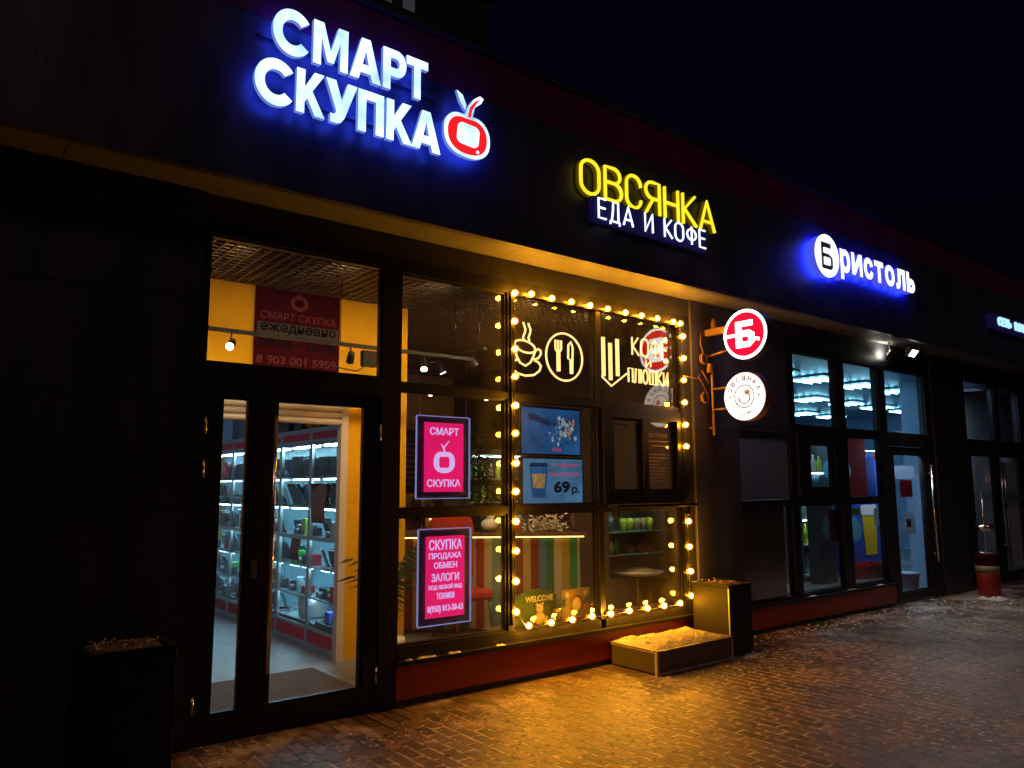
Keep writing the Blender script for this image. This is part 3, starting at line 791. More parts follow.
for (a, b), lb in zip(zip(ys, ys[1:]), cab_labels): cabinet(a+.002, b-.002, lb)

GAD = 'small goods set out on the lit cabinet shelves'
def gadget(kind, y, z, sz=1.0):
    x = XC+.125+random.uniform(-.03, .04)
    mb = MB(); rz = R(90)+random.uniform(-.35, .35)
    if kind == 'laptop':
        w_, d_ = .27*sz, .19*sz
        mb.obox((x, y, z), w_, d_, .012, rz, 0)
        o = thing('laptop', 'open dark laptop or tablet standing on a lit cabinet shelf', 'laptop', (x, y, z), GAD)
        mb.build('keyboard', 'grdev', o); m2 = MB()
        m2.obox((x+.06, y, z+.012), w_, .008, .20*sz, rz, 0, R(-18) ); m2.build('screen', 'scrdev', o); return o
    if kind == 'tablet':
        o = thing('tablet', 'dark tablet propped upright on a lit cabinet shelf', 'tablet', (x, y, z), GAD)
        mb.obox((x, y, z), .12, .10, .015, rz); mb.build('stand', 'grdev', o)
        m2 = MB(); m2.obox((x-.02, y, z+.012), .19, .010, .24, rz, 0, R(-22)); m2.build('slab', random.choice(['dkdev', 'scrdev', 'grdev']), o, bevel=.003); return o
    if kind == 'box':
        mb.obox((x, y, z), random.uniform(.10, .2)*sz, random.uniform(.08, .14), random.uniform(.09, .20)*sz, rz)
        return tag(mb.build('carton', random.choice(['dkdev', 'paper', 'blue', 'redband', 'grdev', 'cyan', 'dkdev', 'tan', 'green', 'red', 'paper']), bevel=.003), 'small product carton standing on a lit cabinet shelf', 'carton', GAD)
    if kind == 'phone':
        o = thing('phone', 'dark phone leaning on a small stand on a lit cabinet shelf', 'phone', (x, y, z), GAD)
        mb.obox((x, y, z), .05, .05, .02, rz); mb.build('stand', 'grdev', o)
        m2 = MB(); m2.obox((x, y, z+.01), 0.10, .010, .19, rz, 0, R(-20)); m2.build('handset', 'dkdev', o, bevel=.003); return o
    if kind == 'speaker':
        o = thing('speaker', 'small dark loudspeaker on a lit cabinet shelf', 'speaker', (x, y, z), GAD)
        mb.obox((x, y, z), .15, .13, .21*sz, R(90)); mb.build('case', 'dkdev', o, bevel=.008)
        m2 = MB(); m2.lathe((x-.055, y, z+.07), [(0, .045), (.006, .04), (.008, .02)], (-1, 0, 0), 14); m2.build('cone', 'grdev', o); return o
    if kind == 'camera':
        o = thing('camera', 'compact black camera on a lit cabinet shelf', 'camera', (x, y, z), GAD)
        mb.obox((x, y, z), .16, .07, .105, rz); mb.build('body', 'dkdev', o, bevel=.006)
        m2 = MB(); m2.lathe((x-.03, y, z+.042), [(0, .032), (.06, .03), (.062, .024)], (-1, random.uniform(-.3, .3), 0), 14); m2.build('lens', 'grdev', o); return o
    if kind == 'headphones':
        o = thing('headphones', 'dark headphones on a lit cabinet shelf', 'headphones', (x, y, z), GAD)
        pts = [(x, y+.07*math.cos(R(a)), z+.05+.11*math.sin(R(a))) for a in range(0, 181, 15)]
        mb.tube(pts, .008, 8); mb.build('band', 'dkdev', o)
        for s_ in (-1, 1):
            m2 = MB(); m2.lathe((x, y+s_*.07, z+.045), [(-.018, .035), (.018, .04)], (0, 1, 0), 14); m2.build('cup', 'grdev', o)
        return o
kinds = ['box', 'phone', 'laptop', 'speaker', 'camera', 'headphones', 'tablet', 'laptop']
for ci, (a, b) in enumerate(zip(ys, ys[1:])):
    for si, z in enumerate(SH):
        if ci == 0 and si in (0,): continue
        if ci == 1 and si in (0,): continue
        n = (5 if si > 2 else 4) if ci < 2 else 7
        pool = {5: ['speaker', 'laptop', 'speaker', 'tablet'], 4: ['tablet', 'tablet', 'laptop'], 3: ['box', 'camera', 'laptop'], 2: ['box', 'laptop', 'camera', 'phone'], 1: ['box', 'camera', 'phone'], 0: ['box', 'speaker']}[si]
        if ci > 1: pool = kinds
        if ci < 2 and si == 5:
            for k in range(2):
                yy = a+.2+k*.3; f = MB(); f.obox((XC+.15, yy, z-.003), .25, .16, random.uniform(.17, .24), R(90)); tag(f.build('audio_receiver', 'dkdev', bevel=.006), 'wide dark audio box on the top shelf of a lit cabinet', 'audio box', 'dark audio boxes on the top cabinet shelf')
            n = 3
        for k in range(n):
            yy = a+.12+(b-a-.24)*(k+.5)/n+random.uniform(-.03, .03)
            gadget(random.choice(pool), yy, z-.003, random.uniform(.8, 1.15) if si in (4, 5) else random.uniform(.7, 1))
# particular goods that can be told apart in the nearest cabinets
def goods(name, mat, y, z, dx, dy, dz, label, cat, x=XC+.12, bevel=.004, rz=90):
    f = MB(); f.obox((x, y, z-.003), dx, dy, dz, R(rz)); return tag(f.build(name, mat, bevel=bevel), label, cat)
goods('carton', 'blue', 2.10, .25, .10, .09, .13, 'bright blue carton on the lowest shelf, left of its pair in the nearest cabinet', 'carton')
goods('carton', 'blue', 1.88, .25, .16, .09, .11, 'bright blue carton on the lowest shelf, right of its pair in the nearest cabinet', 'carton')
goods('tray', 'dkdev', 2.05, .25, .40, .10, .03, 'flat black tray in front of the blue cartons on the lowest shelf', 'tray', x=XC+.07)
goods('carton', 'tan', 1.96, .36, .20, .05, .03, 'flat orange box lying across the two blue cartons', 'carton', x=XC+.15)
goods('carton', 'dkdev', 2.02, .49, .13, .06, .14, 'black phone carton with white print, left of two in the nearest cabinet', 'carton')
goods('carton', 'dkdev', 1.86, .49, .11, .06, .14, 'black phone carton with white print, right of two in the nearest cabinet', 'carton')
goods('carton', 'red', 1.88, .63, .11, .08, .09, 'red carton stacked on the black phone cartons in the nearest cabinet', 'carton', x=XC+.14)
goods('carton', 'green', 2.02, 1.09, .20, .08, .06, 'bright green flat carton on the middle shelf of the nearest cabinet', 'carton')
goods('carton', 'lime', 2.72, 1.09, .10, .10, .18, 'yellow green carton standing on the middle shelf of the second cabinet', 'carton')
f = MB(); f.lathe((XC+.20, 2.70, .25), [(0, .13), (.02, .15), (.2, .16), (.22, .15)], (0, 0, 1), 24); tag(f.build('drum_box', 'white'), 'large pale round drum on the bottom shelf of the second cabinet', 'drum')
goods('carton', 'green', 5.0, .49, .16, .12, .16, 'green carton low in the cabinet seen through the narrow door leaf', 'carton')
for y0, y1, z0, z1, lb in ((2.02, 2.34, 1.24, 1.62, 'brown paper notice taped to the glass of the nearest cabinet'), (2.62, 2.86, .84, 1.06, 'small brown paper notice taped to the glass of the second cabinet')):
    f = MB(); f.add([(XC-.004-.012*math.sin(i*.8), y0+(y1-y0)*j, z0+(z1-z0)*i/6) for i in range(7) for j in (0, 1)], [(2*i, 2*i+1, 2*i+3, 2*i+2) for i in range(6)])
    o = f.build('paper_notice', 'brownpaper'); tag(o, lb, 'notice'); sd = o.modifiers.new('thick', 'SOLIDIFY'); sd.thickness = .003
# cartons on top of the cabinets
for i, (y, w_, h_, mt) in enumerate(((5.3, .5, .34, 'cyan'), (6.0, .45, .4, 'blue'), (4.6, .4, .3, 'grdev'), (3.4, .5, .16, 'dkdev'), (2.9, .22, .13, 'dkdev'))):
    goods('carton', mt, y, 2.204, w_, .3, h_, ['pale blue carton on top of the row of cabinets', 'strong blue carton on top of the cabinets furthest back', 'grey carton on top of the cabinet row', 'flat black carton on top of the cabinets', 'small black carton on top of the cabinets'][i], 'carton', x=XC+.2)
f = MB(); f.sphere((XC+.15, 2.72, 2.275), .07, 0, 16, (1, 1.7, .9)); tag(f.build('hard_hat', 'yellow'), 'small round yellow object on top of the second cabinet', 'yellow object')
# unseen ceiling panels added to light the pawn shop
for i, (x, y) in enumerate(((1.6, 2.9), (1.6, 5.0))):
    f = MB(); f.box(x-.3, x+.3, y-.3, y+.3, 3.27, 3.298, 0); f.add([(x-.28, y-.28, 3.268), (x+.28, y-.28, 3.268), (x+.28, y+.28, 3.268), (x-.28, y+.28, 3.268)], [(0, 3, 2, 1)], 1)
    tag(f.build('ceiling_light', ['white', 'ePanel']), ['unseen cool panel added to light the front of the pawn shop', 'unseen cool panel added to light the back of the pawn shop'][i], 'ceiling light')

# ------------------------------------------------------------------ LED boards in the window
def apple_loops(cx, cz, w_, h_, hole=True):
    out = []
    for i in range(40):
        t = 2*math.pi*i/40; r = 1-.10*math.exp(-((t-math.pi/2)/.35)**2)
        out.append((cx+w_/2*r*math.copysign(abs(math.cos(t))**.85, math.cos(t)), cz+h_/2*r*math.copysign(abs(math.sin(t))**.85, math.sin(t))))
    if hole: return [out, rrect(cx-w_*.25, cx+w_*.25, cz-h_*.26, cz+h_*.24, w_*.1)]
    return [out]
def led_board(px0, px1, py0, py1, pxm, label, writer):
    Y = .14
    x0, x1 = at(px0, (py0+py1)/2, Y).x, at(px1, (py0+py1)/2, Y).x
    z1, z0 = at(pxm, py0, Y).z, at(pxm, py1, Y).z
    t = thing('led_board', label, 'light board', ((x0+x1)/2, Y, z0))
    f = MB(); f.box(x0, x1, Y-.006, Y+.006, z0, z1); f.build('acrylic_plate', 'acryl', t)
    f = MB(); e = .006
    f.box(x0-e, x0, Y-.008, Y+.008, z0, z1); f.box(x1, x1+e, Y-.008, Y+.008, z0, z1); f.box(x0, x1, Y-.008, Y+.008, z0-e, z0); f.box(x0, x1, Y-.008, Y+.008, z1, z1+e)
    f.build('lit_edge', 'eLilac', t)
    mx_, mz_ = (x1-x0)*.13, (z1-z0)*.075
    a0, a1, c0, c1 = x0+mx_, x1-mx_, z0+mz_, z1-mz_
    f = MB(); f.box(x0+.012, x1-.012, Y+.008, Y+.012, z0+.012, z1-.012); f.build('back_sheet', 'slate', t)
    f = MB(); f.box(a0, a1, Y-.012, Y-.0062, c0, c1); f.build('lit_field', 'ePink', t)
    for nm, mb in writer(a0, a1, c0, c1, Y-.0125): mb.build(nm, 'ePinkT', t)
    f = MB()
    for x in (x0+.03, x1-.03): f.tube([(x, Y, z1), (x, Y, z1+.28 if z1 < 2 else gz)], .0015, 5)
    f.build('hanging_wire', 'steel', t)
def wr1(a, b, c, d, Y):
    w_, h_ = b-a, d-c
    u, v, f = MB(), MB(), MB()
    text_into(u, 'СМАРТ', a+.13*w_, b-.13*w_, c+.82*h_, c+.93*h_, Y, .004, .016)
    text_into(v, 'СКУПКА', a+.07*w_, b-.08*w_, c+.07*h_, c+.18*h_, Y, .004, .016)
    shape_into(f, apple_loops(a+.5*w_, c+.43*h_, .54*w_, .32*h_), Y, .004)
    f.tube([(a+.5*w_, Y-.003, c+.57*h_), (a+.49*w_, Y-.003, c+.64*h_), (a+.62*w_, Y-.003, c+.74*h_)], [.008, .007, .003], 6)
    f.tube([(a+.49*w_, Y-.003, c+.62*h_), (a+.42*w_, Y-.003, c+.69*h_)], [.007, .003], 6)
    return [('lettering', u), ('lettering', v), ('apple_outline', f)]
def wr2(a, b, c, d, Y):
    w_, h_ = b-a, d-c; out = []
    for tx, i0, i1, k0, k1 in (('СКУПКА', .07, .07, .83, .96), ('ПРОДАЖА', .07, .09, .705, .795), ('ОБМЕН', .2, .2, .60, .68), ('ЗАЛОГИ', .14, .15, .44, .54), ('ПОД ЛЮБОЙ ВИД', .07, .07, .335, .41), ('ТЕХНИКИ', .27, .27, .225, .30), ('8(950) 013-58-63', .04, .04, .05, .15)):
        f = MB(); text_into(f, tx, a+i0*w_, b-i1*w_, c+k0*h_, c+k1*h_, Y, .004, .016); out.append(('text_line', f))
    return out
led_board(416.5, 469, 417, 498, 442, 'upper pink light board with apple outline hung behind the glass', wr1)
led_board(418, 470, 529, 624, 443, 'lower pink light board full of lettering hung behind the glass', wr2)

# ------------------------------------------------------------------ menu screens in the cafe window
def screen(px0, px1, py0, py1, pxm, label, mat):
    Y = .13
    x0, x1 = at(px0, (py0+py1)/2, Y).x, at(px1, (py0+py1)/2, Y).x
    z1, z0 = at(pxm, py0, Y).z, at(pxm, py1, Y).z
    t = thing('menu_screen', label, 'screen', ((x0+x1)/2, Y, z0))
    f = MB(); f.box(x0-.015, x1+.015, Y, Y+.05, z0-.015, z1+.015); f.build('housing', 'black', t)
    f = MB(); f.box(x0, x1, Y-.004, Y-.0005, z0, z1); f.build('display', mat, t)
    return t, x0, x1, z0, z1, Y-.0045
t, x0, x1, z0, z1, Y = screen(521.5, 579.5, 409, 454, 550, 'upper blue menu screen showing a splash of ice and drink', 'eScreen')
M['eSplash'] = E_('splash_white', (.45, .55, .62), .55, .5, 30)
M['eDark'] = E_('screen_dark_blue', (.02, .05, .16), .5, .3, 10)
M['eWarmS'] = E_('screen_amber', (.6, .35, .12), .5, .4, 20)
M['ePkS'] = E_('screen_pink', (.65, .12, .30), .6)
M['eInk'] = E_('screen_black', (.01, .02, .05), .3)
f = MB(); w_, h_ = x1-x0, z1-z0
shape_into(f, [[(x0+.1*w_, z0+.86*h_), (x0+.18*w_, z0+.88*h_), (x0+.45*w_, z0+.74*h_), (x0+.52*w_, z0+.66*h_), (x0+.44*w_, z0+.62*h_), (x0+.3*w_, z0+.68*h_), (x0+.12*w_, z0+.74*h_)]], Y, .002)
f.build('straw_image', 'eDark', t)
f = MB(); rnd = random.Random(3)
for k in range(70):
    a = rnd.gauss(.72, .12); b = rnd.gauss(.58, .17)
    if .05 < a < .95 and .04 < b < .95:
        q = rnd.uniform(.008, .03)
        rot = rnd.uniform(0, 3)
        shape_into(f, [[(x0+a*w_+q*math.cos(rot+j*1.57)*(1 if j % 2 else .5), z0+b*h_+q*math.sin(rot+j*1.57)) for j in range(4)]], Y-.0022-k*.00004, .0004, rnd.choice((0, 0, 1, 2)))
f.build('splash_image', ['eSplash', 'eWarmS', 'eDark'], t)
f = MB(); text_into(f, 'ЛЕД', x0+.5*w_, x0+.66*w_, z0+.05*h_, z0+.14*h_, Y, .002, .02); f.build('lettering', 'ePkS', t)
t, x0, x1, z0, z1, Y = screen(523, 582, 459, 503, 550, 'lower blue menu screen showing a paper cup priced 69', 'eScreen2')
w_, h_ = x1-x0, z1-z0
f = MB(); shape_into(f, [[(x0+.10*w_, z0+.80*h_), (x0+.40*w_, z0+.80*h_), (x0+.36*w_, z0+.13*h_), (x0+.14*w_, z0+.13*h_)]], Y, .001); f.build('cup_image', 'eScreen', t)
f = MB(); shape_into(f, [[(x0+.09*w_, z0+.81*h_), (x0+.41*w_, z0+.81*h_), (x0+.38*w_, z0+.91*h_), (x0+.12*w_, z0+.91*h_)]], Y, .0012); f.build('lid_image', 'eDark', t)
f = MB(); shape_into(f, [[(x0+.14*w_, z0+.66*h_), (x0+.36*w_, z0+.66*h_), (x0+.34*w_, z0+.34*h_), (x0+.16*w_, z0+.34*h_)]], Y-.0013, .001); f.build('sleeve_image', 'eWarmS', t)
f = MB(); text_into(f, 'СЭНДВИЧ', x0+.47*w_, x0+.94*w_, z0+.80*h_, z0+.90*h_, Y, .001, .03); text_into(f, 'КАРТОФЕЛЬ', x0+.42*w_, x0+.96*w_, z0+.60*h_, z0+.70*h_, Y, .001, .03); f.build('lettering', 'ePkS', t)
f = MB(); text_into(f, '69', x0+.50*w_, x0+.78*w_, z0+.22*h_, z0+.50*h_, Y, .001, .05); text_into(f, 'р.', x0+.81*w_, x0+.95*w_, z0+.17*h_, z0+.36*h_, Y, .001, .03); f.build('price', 'eInk', t)

# ------------------------------------------------------------------ neon signs behind the cafe glass
NY = .105
def neon(name, label, strokes, r, parent_cat='neon sign', mat='eNeon', wires=()):
    pts = [p for s_ in strokes for p in s_[0]]
    cx = sum(p[0] for p in pts)/len(pts); cz = min(p[1] for p in pts)
    t = thing(name, label, parent_cat, (cx, NY, cz))
    f = MB()
    for s_, cl in strokes: f.tube([(p[0], NY, p[1]) for p in s_], r, 8, cl)
    f.build('glass_tube', mat, t)
    f = MB()
    for wv in wires: f.tube([(p[0], NY+.01, p[1]) for p in wv], .004, 5)
    if wires: f.build('cable', 'cable', t)
    return t
def W(px, py): v = at(px, py, NY); return (v.x, v.z)
def wiggle(a, b, amp, n=14):
    return [(a[0]+(b[0]-a[0])*i/n+amp*math.sin(2*math.pi*i/n*1.0), a[1]+(b[1]-a[1])*i/n) for i in range(n+1)]
def pxs(*q): return [W(*p) for p in q]
c0 = W(525, 346.5)
rim = [(c0[0]+.118*math.cos(t*math.pi/14), c0[1]+.052*math.sin(t*math.pi/14)-.12*.118*math.cos(t*math.pi/14)) for t in range(28)]
cup = [(rim, True),
       (pxs((515, 346), (516.5, 356), (520, 362.5), (525.5, 365.8), (530.5, 362.5), (534, 355), (535.8, 349)), False),
       (pxs((535.5, 351), (538, 349), (540.5, 350.5), (541, 354), (538.5, 358), (534, 359.5)), False),
       (pxs((517, 359.8), (511.5, 361), (509.5, 364), (512, 369), (518, 373.5), (526, 375.8), (534, 375), (539.5, 371), (541, 366), (538, 362), (534.5, 360.5)), False),
       (pxs((524.5, 341), (523, 337), (524.8, 333), (525.5, 329), (524, 325), (523.2, 322)), False),
       (pxs((529.5, 341.5), (528.4, 337.5), (530, 333.5), (530.6, 329.5), (529, 326), (528.4, 323)), False)]
neon('neon_cup_sign', 'warm white neon outline of a steaming coffee cup in the window', cup, .0095, wires=[[(c0[0]+.08, c0[1]-.26), (c0[0]+.16, 2.39)]])
k0 = W(564.5, 357); rx_, rz_ = .225, .222
fx = k0[0]-.075; kx = k0[0]+.075
fork = [(arc(k0[0], k0[1], rx_, rz_, 0, 360, 44), True),
        ([(fx, k0[1]-.14), (fx, k0[1]+.03)], False)]
for dx in (-.035, 0, .035): fork.append(([(fx+dx, k0[1]+.15), (fx+dx, k0[1]+.065), (fx, k0[1]+.025)], False))
fork.append(([(fx-.012, k0[1]-.14), (fx-.012, k0[1]+.03)], False)); fork.append(([(fx+.012, k0[1]-.14), (fx+.012, k0[1]+.03)], False))
fork.append(([(kx+.02, k0[1]-.15), (kx+.03, k0[1]+.10), (kx+.005, k0[1]+.15), (kx-.025, k0[1]+.12), (kx-.03, k0[1]-.01), (kx, k0[1]-.02), (kx, k0[1]-.15)], True))
neon('neon_cutlery_sign', 'warm white neon ring with fork and knife inside it', fork, .0095, wires=[[(k0[0], k0[1]-.22), (k0[0]+.05, 2.39)]])
a0 = W(612, 386); 
arrow = []
for i, (px, pt, pb) in enumerate(((603, 337, 376), (610, 343, 380), (617, 339, 376))):
    p, q = W(px, pt), W(px+.6, pb)
    for e in (-.014, .014): arrow.append(([(p[0]+e, p[1]), (p[0]+e, q[1])], False))
arrow.append(([W(600.5, 375), W(611.5, 386), W(627, 373.5)], False))
neon('neon_arrow_sign', 'warm white neon arrow of three bars pointing down at the hatch', arrow, .0095, wires=[[(a0[0], a0[1]), (a0[0]+.12, 2.39)]])

# stroke alphabet for neon lettering: every glyph in a box 0..1 high
def G_(ch):
    o = arc(.32, .5, .32, .5, 0, 360, 28)
    return {
     'О': (.64, [(arc(.3, .7, .3, .3, 0, 180, 10)+arc(.3, .3, .3, .3, 180, 360, 10), True)]),
     'В': (.56, [([(0, 0), (0, 1), (.28, 1)]+arc(.3, .77, .22, .23, 90, -90, 10)+[(0.02, .54)], False), (([(.28, .54)]+arc(.31, .27, .25, .27, 90, -90, 10)+[(0, 0)]), False)]),
     'С': (.54, [([(.52, .72)]+arc(.28, .72, .26, .28, 0, 180, 10)+arc(.28, .28, .26, .28, 180, 360, 10), False)]),
     'Я': (.56, [([(.54, 0), (.54, 1), (.28, 1)]+arc(.27, .74, .25, .26, 90, 270, 10)+[(.54, .48)], False), ([(.30, .48), (.02, 0)], False)]),
     'Н': (.56, [([(.02, 0), (.02, 1)], False), ([(.54, 0), (.54, 1)], False), ([(.02, .5), (.54, .5)], False)]),
     'К': (.56, [([(.02, 0), (.02, 1)], False), ([(.52, 1), (.08, .5), (.56, 0)], False), ([(.02, .5), (.1, .5)], False)]),
     'А': (.62, [([(0, 0), (.31, 1), (.62, 0)], False), ([(.1, .3), (.52, .3)], False)]),
     'Е': (.48, [([(.48, 0), (0.02, 0), (0.02, 1), (.48, 1)], False), ([(.02, .52), (.42, .52)], False)]),
     'Д': (.66, [([(.03, -.16), (.03, 0), (.63, 0), (.63, -.16)], False), ([(.12, 0), (.2, .6), (.22, 1), (.54, 1), (.54, 0)], False)]),
     'И': (.56, [([(.02, 1), (.02, 0), (.54, 1), (.54, 0)], False)]),
     'Ф': (.72, [(arc(.36, .55, .34, .30, 0, 360, 24), True), ([(.36, 0), (.36, 1)], False)]),
     'П': (.54, [([(.02, 0), (.02, 1), (.52, 1), (.52, 0)], False)]),
     'Л': (.56, [([(0, 0), (.08, .06), (.16, 1), (.54, 1), (.54, 0)], False)]),
     'Ю': (.84, [([(.02, 0), (.02, 1)], False), ([(.02, .5), (.26, .5)], False), (arc(.54, .5, .28, .5, 0, 360, 26), True)]),
     'Ш': (.78, [([(.02, 1), (.02, 0), (.76, 0), (.76, 1)], False), ([(.39, 0), (.39, 1)], False)]),
     ' ': (.34, [])}[ch]
def word_strokes(wd_, x0, x1, z0, z1, gap=.2):
    tot = sum(G_(c)[0] for c in wd_)+gap*(len(wd_)-1); k = (x1-x0)/tot; x = x0; out = []
    for c in wd_:
        gw, st = G_(c)
        out.append([([(x+p[0]*k, z0+p[1]*(z1-z0)) for p in s_], cl) for s_, cl in st]); x += (gw+gap)*k
    return out
kf = [s_ for gl_ in word_strokes('КОФЕ', *[W(632, 350)[0], W(667, 350)[0]], 2.90, 3.08) for s_ in gl_]
kf += [s_ for gl_ in word_strokes('И', W(646, 368)[0], W(651, 368)[0], 2.80, 2.86) for s_ in gl_]
kf += [s_ for gl_ in word_strokes('ПЛЮШКИ', *[W(628.5, 382)[0], W(668, 382)[0]], 2.62, 2.76) for s_ in gl_]
neon('neon_lettering_sign', 'warm white neon lettering in three lines by the corner of the window', kf, .0095)

# ------------------------------------------------------------------ the garland of bulbs round the cafe window
gar = thing('bulb_garland', 'string of glowing round bulbs framing the cafe window', 'garland', (5.1, -.03, .4))
BY = -.075
LX, RX, TZ, BZ = 4.03, 6.245, 3.262, .452
pos = []
for i in range(12): pos.append((LX, 3.245-i*(3.245-.578)/11))
for i in range(9): pos.append((4.215+i*(6.10-4.215)/8, TZ))
for i in range(9): pos.append((4.165+i*(6.075-4.165)/8, BZ))
for z in (3.128, 2.90, 2.67, 2.44, 2.205, 1.985, 1.236, .99, .745, .515): pos.append((RX, z))
pos.append((6.215, 3.255))
wire = MB(); yw = -.04
def run(seq, sag):
    out = []
    for (xa_, za_), (xb_, zb_) in zip(seq, seq[1:]):
        for q in range(5):
            u = q/5; dip = sag*4*u*(1-u)*random.uniform(.6, 1.3)
            vert = abs(xb_-xa_) < .1
            out.append((xa_+(xb_-xa_)*u+(dip*.5 if vert else 0), yw-(dip*.4 if vert else 0), za_+(zb_-za_)*u-(0 if vert else dip)))
    out.append((seq[-1][0], yw, seq[-1][1])); return out
wire.tube(run(pos[0:12], .012), .005, 6); wire.tube(run([pos[0]]+pos[12:21]+[pos[-1]], .018), .005, 6)
wire.tube(run([pos[11]]+pos[21:30], .016), .005, 6); wire.tube(run([pos[-1]]+pos[30:36], .012), .005, 6); wire.tube(run(pos[36:40], .012), .005, 6)
wire.build('cable', 'cable', gar)
rail = MB()
rail.box(4.06, RX, -.034, -.001, TZ-.012, TZ+.012); rail.box(LX-.014, LX+.014, -.034, -.001, .46, 3.25); rail.box(RX-.014, RX+.014, -.03, -.021, .46, 3.25)
rail.build('mounting_strip', 'frame', gar)
s_ = MB(); s_.lathe((0, 0, 0), [(-.045, .008), (-.043, .017), (-.012, .020), (0, .017)], (0, -1, 0), 14)
bb = MB(); bb.sphere((0, -.027, 0), .0215, 0, 16); bb.lathe((0, 0, 0), [(-.001, .015), (.006, .020), (.014, .030), (.024, .0355), (.033, .036), (.046, .032), (.057, .020), (.063, .004)], (0, -1, 0), 16, 1)
first = True
for x, z in pos:
    rw = Vector((x, BY+.035, z))
    jx = random.uniform(-.006, .006)
    if first:
        bmesh_ob = bb.build('bulb', ['eBulb', 'frost'], loc=(0, 0, 0)); sock = s_.build('socket', 'brass', loc=(0, 0, 0)); first = False
        bo, soo = bmesh_ob, sock
        dim_ob = bmesh_ob.copy(); dim_ob.data = bmesh_ob.data.copy(); dim_ob.data.materials[0] = M['eBulbDim']
        hot_ob = bmesh_ob.copy(); hot_ob.data = bmesh_ob.data.copy(); hot_ob.data.materials[0] = M['eBulbHot']
    else:
        bo = (bmesh_ob, bmesh_ob, dim_ob, hot_ob)[random.randrange(4)].copy(); COL.objects.link(bo); soo = sock.copy(); COL.objects.link(soo)
    bo.parent = gar; bo.location = rw-WO[gar.name]; bo.rotation_euler = (random.uniform(-.16, .16)-.1, 0, random.uniform(-.18, .18))
    soo.parent = bo; soo.location = (0, 0, 0)

bpy.data.objects.remove(dim_ob); bpy.data.objects.remove(hot_ob)

# ------------------------------------------------------------------ facade signs
SY = FY-.085
LD = .035
def bold(ch):
    """outlines of heavy grotesque capitals in a box of width w and height 1"""
    if ch == 'С':
        o = arc(.5, .5, .5, .5, 38, 322, 30); i = arc(.5, .5, .27, .27, 318, 42, 26)
        return .894, [o+[(.70, .32)]+i[1:-1]+[(.70, .68)]]
    if ch == 'М':
        return 1.12, [[(0, 0), (0, 1), (.32, 1), (.56, .38), (.80, 1), (1.12, 1), (1.12, 0), (.87, 0), (.87, .66), (.66, .12), (.46, .12), (.25, .66), (.25, 0)]]
    if ch == 'А':
        return 1.0, [[(0, 0), (.36, 1), (.64, 1), (1, 0), (.72, 0), (.665, .17), (.335, .17), (.28, 0)], [(.40, .37), (.60, .37), (.5, .72)]]
    if ch == 'Р':
        return .8, [[(0, 0), (0, 1), (.48, 1)]+arc(.48, .67, .33, .33, 90, -90, 14)[1:]+[(.26, .34), (.26, 0)], [(.26, .55), (.46, .55)]+arc(.46, .67, .11, .12, -90, 90, 8)+[(.26, .79)]]
    if ch == 'Т':
        return .84, [[(.29, 0), (.29, .79), (0, .79), (0, 1), (.84, 1), (.84, .79), (.55, .79), (.55, 0)]]
    if ch == 'К':
        return .92, [[(0, 0), (0, 1), (.26, 1), (.26, .60), (.56, 1), (.88, 1), (.50, .55), (.92, 0), (.60, 0), (.34, .36), (.26, .26), (.26, 0)]]
    if ch == 'У':
        return .92, [[(.14, 0), (.14, .2), (.26, .2), (.32, .27), (0, 1), (.29, 1), (.47, .55), (.64, 1), (.92, 1), (.56, .16), (.46, .04), (.34, 0)]]
    if ch == 'П':
        return .84, [[(0, 0), (0, 1), (.84, 1), (.84, 0), (.58, 0), (.58, .79), (.26, .79), (.26, 0)]]
sm = thing('shop_sign', 'large white glowing capitals in two lines with a red apple shaped television', 'sign', (2.5, SY, 4.1))
def put_letter(ch, x0, x1, z0, z1):
    w_, lp = bold(ch); f = MB()
    shape_into(f, [[(x0+p[0]/w_*(x1-x0), z0+p[1]*(z1-z0)) for p in l] for l in lp], SY, LD, 0, 1)
    f.build('letter', ['eWhite', 'eBlueSide', 'eHalo'], sm)
    for zz_ in (z0+.05, z1-.05):
        pass
row1 = [('С', 272.5, 309, 38), ('М', 313, 348, 60), ('А', 350, 381, 72), ('Р', 383, 406, 78), ('Т', 406.5, 428, 84)]
for ch, a, b, yy in row1: put_letter(ch, at(a, yy, SY-LD).x, at(b, yy, SY-LD).x, 4.438 if ch != 'С' else 4.43, 4.75 if ch != 'С' else 4.757)
row2 = [('С', 254.5, 293, 80), ('К', 296.5, 325.5, 92), ('У', 325.5, 357, 106), ('П', 358, 384, 112), ('К', 386.5, 412.5, 122), ('А', 411.5, 440.5, 138)]
for ch, a, b, yy in row2: put_letter(ch, at(a, yy, SY-LD).x, at(b, yy, SY-LD).x, 4.058 if ch != 'С' else 4.05, 4.365 if ch != 'С' else 4.372)
fr_ = MB()
for z in (4.17, 4.55): fr_.box(1.62, 3.0, FY-.028, FY-.001, z, z+.025)
fr_.build('mounting_rail', 'fascia', sm)
ax_, az_ = 3.225, 4.282
f = MB(); shape_into(f, apple_loops(ax_, az_, .43, .36, False), SY, LD, 0, 1)
f.build('apple_rim', ['eWhite', 'eBlueSide', 'eHalo'], sm)
f = MB(); shape_into(f, apple_loops(ax_, az_-.003, .365, .30, False), SY-LD-.001, .006); f.build('apple_body', 'eRed', sm)
f = MB(); shape_into(f, [[(x+.10*(z-az_), z-.06*(x-ax_)) for x, z in rrect(ax_-.10, ax_+.10, az_-.085, az_+.085, .045)]], SY-LD-.008, .006); f.build('screen', 'eWhite', sm)
f = MB(); f.lathe((ax_+.09, SY-LD-.006, az_-.115), [(0, .012), (.006, .012)], (0, -1, 0), 12); f.build('dial', 'eWhite', sm)
